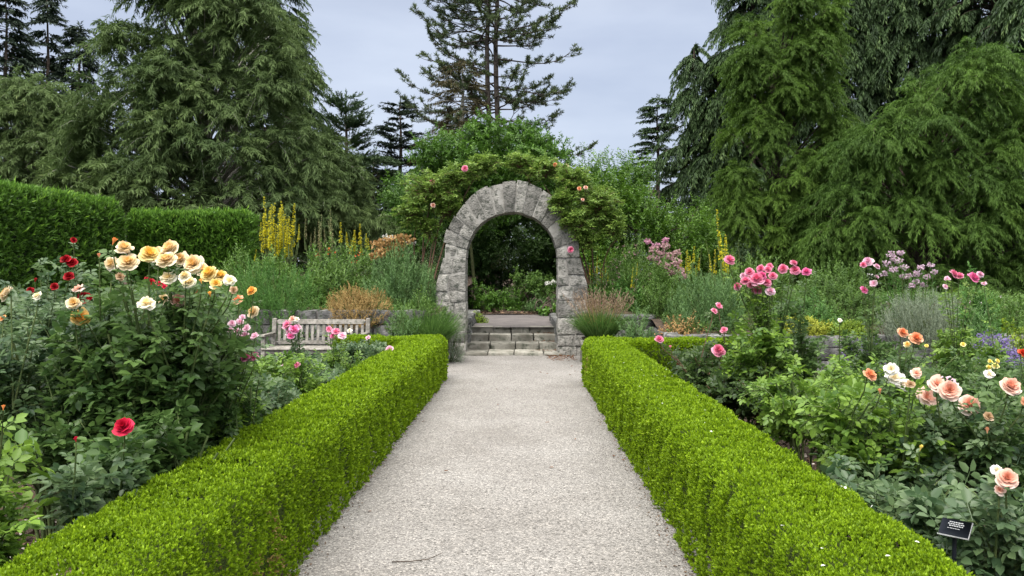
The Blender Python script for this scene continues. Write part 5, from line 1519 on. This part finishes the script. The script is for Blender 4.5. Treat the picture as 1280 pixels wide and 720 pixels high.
def tall_pine():
    Y = 36
    X = wx(614, Y)
    t = empty('pine_tree', 'tall open pine with twin dark trunks rising behind the arch', 'tree', loc=(X, Y, .5))
    gt = Geo(); gf = Geo()
    H = 18.0
    z = np.linspace(-.1, H, 12)
    for dx, r in ((-.15, .15), (.24, .16)):
        tube(gt, np.stack([dx + .05 * np.sin(z), .1 * np.cos(z), z], 1), np.linspace(r, .07, 12), 9, .5)
    P = []; D = []
    nb = 125
    for i in range(nb):
        zz = R.uniform(6.8, 17.8); a = R.uniform(0, 6.28)
        fr = (zz - 6) / 12
        Lb = (4.6 - 1.9 * fr) * R.uniform(.5, 1.0)
        hd = np.array([math.cos(a), math.sin(a), 0])
        tq = np.linspace(0, 1, 8)[:, None]
        up = R.uniform(-.25, .35)
        pts = np.array([R.choice([-.16, .27]), 0, zz]) + hd * Lb * tq + np.array([0, 0, 1.0]) * (Lb * (up * tq - .35 * tq ** 1.6 + .42 * tq ** 3.2)) + np.cumsum(rv(8, .035), 0)
        tube(gt, pts, np.linspace(.042, .010, 8), 5, .5)
        for j in range(3, 8):
            for s in range(R.integers(2, 4)):
                l = R.uniform(.3, .95) * (1 if j < 7 else .6)
                d = unit((pts[j] - pts[j - 1])[None])[0] + np.array([-hd[1], hd[0], 0]) * R.uniform(-1.1, 1.1) + np.array([0, 0, R.uniform(-.2, .55)])
                d = d / np.linalg.norm(d)
                e = pts[j] + d * l
                tube(gt, curve(pts[j], e, (0, 0, -.06), 4), np.linspace(.016, .007, 4), 4, .5)
                P.append(e); D.append(d)
                if R.random() < .45:
                    P.append(pts[j] + d * l * .6); D.append(d)
        P.append(pts[-1]); D.append(hd)
    P = np.array(P); D = np.array(D)
    n = len(P); K = 30
    idx = np.repeat(np.arange(n), K)
    dd = unit(D[idx] * .55 + unit(rv(len(idx))) * .9 + np.array([0, 0, .25]))
    leaves(gf, P[idx] - D[idx] * (R.random(len(idx)) * .22)[:, None], dd, rv(len(idx)), .17 * R.uniform(.7, 1.2, len(idx)), .028, np.clip(R.uniform(.1, .8, n)[idx] + R.normal(0, .1, len(idx)), 0, 1), T_RHOMB)
    gt.build('trunk', M['pinebark'], t); gf.build('crown', M['pine'], t)
tall_pine()
conifer('pine_tree', 'half bare rusty brown conifer left of the twin trunked pine', wx(577, 33.5), 33.5, 9.9, lambda f: 1.75 * np.clip(1.06 - f, 0, 1) ** .35, 150, M['rusty'], K=26, fl=.75, L=.2, Wd=.2, gv=.2, lat=.7, down=.2, rise=.15, droop=.25, per=6, z0=.5, inner=.2, barkmat=M['palebark'])

def lobed(name, label, cat, X, Y, z0, lobes, n, mat, L, Wd, slen, k, up=.5, group=None, trunk=True, tb=(.1, .85), ang=.85, barkm=None, part=('trunk', 'crown'), droop=0.0, limbs=99):
    """broadleaf crown or shrub: leafy shoots through overlapping lobes; lobes: (dx, dy, z, rx, ry, rz)"""
    t = empty(name, label, cat, group, loc=(X, Y, z0))
    lb = np.array(lobes, float)
    sub = []
    for q in lb:
        for _ in range(8):
            dv = unit(rv(1))[0]
            f = R.uniform(.36, .52)
            sub.append([*(q[:3] + dv * q[3:] * .68), *(q[3:] * f)])
        sub.append([*q[:3], *(q[3:] * .5)])
    lb = np.array(sub)
    vol = (lb[:, 3] * lb[:, 5]) ** .9
    pick = R.choice(len(lb), n, p=vol / vol.sum())
    d = unit(rv(n))
    r = R.random(n) ** .38
    q = lb[pick]
    nz_ = vnoise(d * 2 + pick[:, None] * 3.3, 2.2, 2)
    P = q[:, :3] + d * (r * (1 + .16 * nz_))[:, None] * q[:, 3:]
    A = unit(d * (1 - up) + np.array([0, 0, up]) + rv(n, .25))
    keep = P[:, 2] > .05
    P, A = P[keep], A[keep]
    g = Geo(); shoots(g, P, A, slen * R.uniform(.7, 1.3, len(P)), k, L, Wd, ang, tb, T_LEAF if L > .07 else T_RHOMB, .25, droop)
    gt = Geo()
    for (dx, dy, z, rx, ry, rz) in lobes[:limbs]:
        b = np.array([dx * .15, dy * .15, 0])
        pts = curve(b, (dx, dy, z), (0, 0, .2), 7) + np.cumsum(rv(7, .03), 0) * np.linspace(0, 1, 7)[:, None]
        tube(gt, pts, np.linspace(.02 + .03 * rz, .015, 7), 7, .5)
        for j in range(7):
            e = np.array([dx, dy, z]) + unit(rv(1))[0] * np.array([rx, ry, rz]) * .8
            tube(gt, curve(pts[4], e, (0, 0, .1), 5), np.linspace(.025, .008, 5), 5, .5)
    gt.build(part[0], barkm or M['bark'], t); g.build(part[1], mat, t)
    return t

# bright trees right behind the arch
lobed('broadleaf_tree', 'bushy bright green tree towering right behind the arch', 'tree', wx(600, 24), 24, .45,
      [(-.6, 0, 4.6, 1.5, 1.2, 1.3), (.6, .2, 5.0, 1.3, 1.2, 1.0), (1.5, 0, 4.7, 1.2, 1.1, 1.1), (-1.6, 0, 3.6, 1.2, 1.1, 1.2), (2.1, .2, 3.9, .9, 1.0, 1.2), (-2.0, .2, 2.6, .9, 1, 1.1), (.3, .5, 3.6, 2.0, 1.0, 1.1)], 4600, M['broad'], .12, .46, .3, 12, .25, barkm=M['twig'], limbs=1)
lobed('laurel_shrub', 'light green laurel thicket with upright shoots right of the arch', 'shrub', wx(790, 24), 24, .5,
      [(-1.0, 0, 3.2, 1.2, 1.2, 1.5), (.1, 0, 3.3, 1.2, 1.2, 1.45), (1.0, 0, 2.9, 1.1, 1.2, 1.4), (1.7, -.3, 2.1, 1.0, 1.1, 1.3), (-.5, -.4, 1.6, 1.4, 1.0, 1.4), (.9, -.5, 1.3, 1.4, 1, 1.2), (2.2, -.2, 1.2, .9, 1.0, 1.1)], 4200, M['laurel'], .12, .38, .42, 13, .6, part=('stems', 'foliage'))
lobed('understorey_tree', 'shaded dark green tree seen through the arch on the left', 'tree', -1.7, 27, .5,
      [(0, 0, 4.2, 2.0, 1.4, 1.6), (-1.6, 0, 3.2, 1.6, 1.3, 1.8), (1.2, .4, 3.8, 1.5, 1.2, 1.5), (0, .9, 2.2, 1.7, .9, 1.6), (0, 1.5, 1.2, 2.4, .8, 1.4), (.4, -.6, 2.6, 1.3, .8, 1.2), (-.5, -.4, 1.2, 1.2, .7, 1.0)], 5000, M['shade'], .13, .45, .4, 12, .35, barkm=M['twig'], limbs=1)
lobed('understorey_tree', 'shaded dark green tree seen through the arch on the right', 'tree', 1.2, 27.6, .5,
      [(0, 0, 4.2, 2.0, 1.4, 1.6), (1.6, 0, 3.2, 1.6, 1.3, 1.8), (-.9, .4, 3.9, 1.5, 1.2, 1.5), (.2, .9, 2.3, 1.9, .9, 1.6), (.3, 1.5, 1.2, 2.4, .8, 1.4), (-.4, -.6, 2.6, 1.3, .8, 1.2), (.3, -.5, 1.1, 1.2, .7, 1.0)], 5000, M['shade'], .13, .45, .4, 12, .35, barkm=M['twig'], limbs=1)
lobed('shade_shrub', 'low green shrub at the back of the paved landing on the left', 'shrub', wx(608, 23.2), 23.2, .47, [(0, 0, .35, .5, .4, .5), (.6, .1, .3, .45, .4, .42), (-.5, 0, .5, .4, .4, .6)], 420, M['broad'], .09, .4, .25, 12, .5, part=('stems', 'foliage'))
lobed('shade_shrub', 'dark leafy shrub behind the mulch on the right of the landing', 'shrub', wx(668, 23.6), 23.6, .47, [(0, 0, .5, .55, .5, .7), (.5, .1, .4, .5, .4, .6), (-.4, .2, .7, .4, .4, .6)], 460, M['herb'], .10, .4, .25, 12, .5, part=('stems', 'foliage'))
lobed('shade_shrub', 'bluish low shrub at the right edge of the paved landing', 'shrub', wx(672, 22.4), 22.4, .46, [(0, 0, .2, .4, .3, .28), (.4, .05, .22, .3, .3, .3)], 240, M['euph'], .06, .25, .2, 14, .5, part=('stems', 'foliage'))
lobed('shade_shrub', 'bright green hosta like plant at the front right of the landing', 'shrub', wx(685, 21.6), 21.6, .46, [(0, 0, .12, .25, .25, .2)], 60, M['broad'], .12, .6, .15, 8, .5, part=('stems', 'foliage'))
mound('moss_patch', 'yellow green mossy tuft at the left edge of the paved landing', 'ground cover', 597, 18.6, .45, 391, 26, M['chart'], 90, .08, 10, .04, .4, .8, .4, tb=(0, .5))
head_plant('white_flowers', 'white flat flower heads in the shade behind the arch', 'flowering plant', [(685, 354, 7), (692, 352, 6)], 22.6, .46, M['whitefloret'], .05, M['herb'], None, 24, fol=(20, .1, .3))
chips('leaf_litter', 'brown leaf litter and mulch at the back of the landing', [(-1.8, 1.6, 22.2, 24.5, .46)], 1600, M['chip'], .04, .10)

# right hand conifers
conifer('fir_tree', 'small pointed fir left of the drooping cedars on the right', wx(822, 56), 56, 13.4, lambda f: 2.3 * np.clip(1.03 - f, 0, 1) ** .6, 150, M['fir'], K=44, fl=.95, L=.36, Wd=.2, gv=.1, lat=.7, down=.2, rise=.12, droop=.12, per=5, z0=.4, inner=.2)
ced = dict(tb=(0, 1), K=60, fl=1.15, L=.34, Wd=.2, gv=.75, lat=.5, down=.7, rise=.16, droop=.30, z0=.4, inner=.2)
conifer('cedar_tree', 'slim cedar with drooping dark sprays and a forked top', wx(868, 43), 43, 13.6, lambda f: 2.0 * np.clip(1.03 - f, 0, 1) ** .55, 150, M['cedar'], per=5, lobe=.35, **ced)
conifer('cedar_tree', 'slim cedar crowded against the light green weeping column', wx(898, 42), 42, 12.8, lambda f: 1.8 * np.clip(1.03 - f, 0, 1) ** .5, 140, M['cedar'], per=5, lobe=.3, **ced)
conifer('cedar_tree', 'tall dark cedar behind the light green weeping column', wx(940, 41), 41, 20, lambda f: 2.7 * np.clip(1.03 - f, 0, 1) ** .5, 300, M['cedar'], per=8, **ced)
conifer('cedar_tree', 'tall dark cedar between the weeping column and the weeping mound', wx(1045, 40), 40, 21, lambda f: 3.0 * np.clip(1.03 - f, 0, 1) ** .5, 340, M['cedar'], per=8, **ced)
conifer('cedar_tree', 'tall dark cedar directly above the weeping mound', wx(1140, 39), 39, 21, lambda f: 3.2 * np.clip(1.03 - f, 0, 1) ** .5, 340, M['cedar'], per=8, **ced)
conifer('cedar_tree', 'tall dark cedar at the upper right corner', wx(1240, 37), 37, 21, lambda f: 3.4 * np.clip(1.03 - f, 0, 1) ** .45, 360, M['cedar'], per=8, **ced)
conifer('cedar_tree', 'dark cedar at the right edge of the photo, nearest of the dark cedars', wx(1330, 30), 30, 16, lambda f: 3.4 * np.clip(1.03 - f, 0, 1) ** .4, 340, M['cedar'], per=8, **ced)
clump_tree('weeping_cypress', 'light green weeping cypress shaped like a tall shaggy column',
    [(908, 360), (903, 250), (914, 190), (926, 140), (914, 95), (930, 50), (950, 18), (985, 6), (1018, 22), (1030, 60), (1018, 110), (1036, 150), (1028, 200), (1044, 260), (1036, 360)],
    26, 1.5, 970, 96, .72, 32, 56, .18, .10, M['weep2'], M['bark'], .65, .75, .55, None, .2, stick=.03)
clump_tree('weeping_cypress', 'broad shaggy weeping cypress mound of bowed limbs on the right',
    [(1004, 370), (1012, 275), (1046, 228), (1040, 190), (1072, 180), (1098, 140), (1140, 132), (1162, 96), (1205, 76), (1245, 95), (1272, 140), (1288, 205), (1276, 300), (1262, 370)],
    23, 1.9, 1150, 120, .78, 32, 56, .18, .10, M['weep3'], M['bark'], .7, .8, .55, None, .25, stick=.03)
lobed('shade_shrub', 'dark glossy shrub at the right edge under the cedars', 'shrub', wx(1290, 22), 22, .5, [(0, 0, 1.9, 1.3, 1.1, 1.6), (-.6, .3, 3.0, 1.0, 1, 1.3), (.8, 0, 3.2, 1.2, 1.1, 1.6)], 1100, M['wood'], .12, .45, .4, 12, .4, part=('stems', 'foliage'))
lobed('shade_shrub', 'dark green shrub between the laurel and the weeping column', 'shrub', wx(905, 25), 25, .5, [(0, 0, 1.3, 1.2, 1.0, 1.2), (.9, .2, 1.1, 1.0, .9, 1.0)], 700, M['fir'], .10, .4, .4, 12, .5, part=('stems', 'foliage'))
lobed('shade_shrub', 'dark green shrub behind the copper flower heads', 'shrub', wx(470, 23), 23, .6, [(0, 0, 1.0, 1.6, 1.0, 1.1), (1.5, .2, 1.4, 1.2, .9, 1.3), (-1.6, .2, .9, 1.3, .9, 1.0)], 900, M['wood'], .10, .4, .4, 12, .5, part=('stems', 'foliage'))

# far wood closing the view
g = Geo()
n = 12000
ang = R.uniform(-.78, .78, n)
dist = R.uniform(60, 78, n)
hmax = 7.5 + 1.5 * np.sin(ang * 23) + 1.2 * np.sin(ang * 51 + 1)
P = np.stack([np.sin(ang) * dist, np.cos(ang) * dist, R.random(n) * hmax], 1)
shoots(g, P, unit(rv(n, .5) + np.array([0, -.2, 1])), 1.4, 12, .55, .4, .85)
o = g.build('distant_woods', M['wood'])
o['kind'] = 'stuff'; o['label'] = 'dark far off wood closing the gaps between the garden trees'; o['category'] = 'woods'

# ------------------------------------------------------------------ fallen petals and litter
g = Geo()
n = 34
sd = R.random(n) < .6
sd[:] = True
yy = R.uniform(2.3, 9, n)
P = np.stack([np.where(sd, R.uniform(.95, 1.42, n), R.uniform(-1.72, -1.28, n)), yy, np.full(n, HH + .018)], 1)
leaves(g, P, rv(n) * np.array([1, 1, .2]), np.array([0, 0, 1.0]) + rv(n, .3), .017, .013, R.uniform(.2, 1, n), T_LEAF)
o = g.build('fallen_petals', M['whitefloret'])
o['kind'] = 'stuff'; o['label'] = 'white fallen petals lying on the right box hedge'; o['category'] = 'petals'
g = Geo()
n = 420
P = np.concatenate([np.stack([R.uniform(.45, .95, 260), 15.28 - R.random(260) ** 2 * .9, np.full(260, .04)], 1),
                    np.stack([AXC + RI - R.random(110) ** 1.7 * .5, R.choice([15.7, 16.3, 16.85], 110) + R.uniform(-.1, .15, 110), np.zeros(110)], 1),
                    np.stack([R.uniform(-1.15, .85, 22), R.uniform(3, 14, 22), np.full(22, .042)], 1)])
for y_, z_ in zip(ys[:3], tops[:3]):
    P[260:370, 2] = np.where((P[260:370, 1] > y_), z_ + .012, P[260:370, 2])
leaves(g, P, rv(len(P)) * np.array([1, 1, .15]), np.array([0, 0, 1.0]) + rv(len(P), .35), R.uniform(.02, .055, len(P)), R.uniform(.012, .025, len(P)), R.random(len(P)), T_LEAF)
o = g.build('fallen_leaves', M['deadleaf'])
o['kind'] = 'stuff'; o['label'] = 'brown fallen leaves on the gravel and steps beside the right pier'; o['category'] = 'leaf litter'

g = Geo()
n = 1500
yy = 1.5 + 10.3 * R.random(n)
sd = R.random(n) < .5
off = np.abs(R.normal(0, .055, n))
P = np.stack([np.where(sd, -1.205 + off, .90 - off), yy, np.full(n, .037)], 1)
leaves(g, P, rv(n) * np.array([1, 1, .15]), np.array([0, 0, 1.0]) + rv(n, .35), R.uniform(.008, .024, n), R.uniform(.005, .012, n), R.random(n), T_LEAF)
o = g.build('hedge_litter', M['chip'])
o['kind'] = 'stuff'; o['label'] = 'brown crumbs of leaf litter along the foot of the box hedges'; o['category'] = 'leaf litter'
c0 = W(490, 707, 4.33); c1 = W(552, 700, 4.42)
g = Geo()
tube(g, np.array([[c0[0], 4.33, .040], [c0[0] + .10, 4.33, .043], [c0[0] + .19, 4.37, .040], [c1[0], 4.45, .046]]), [.003, .003, .0025, .0015], 5, .5)
o = g.build('fallen_twig', M['bark'])
tag(o, 'thin dry twig lying on the gravel near the left hedge', 'twig')
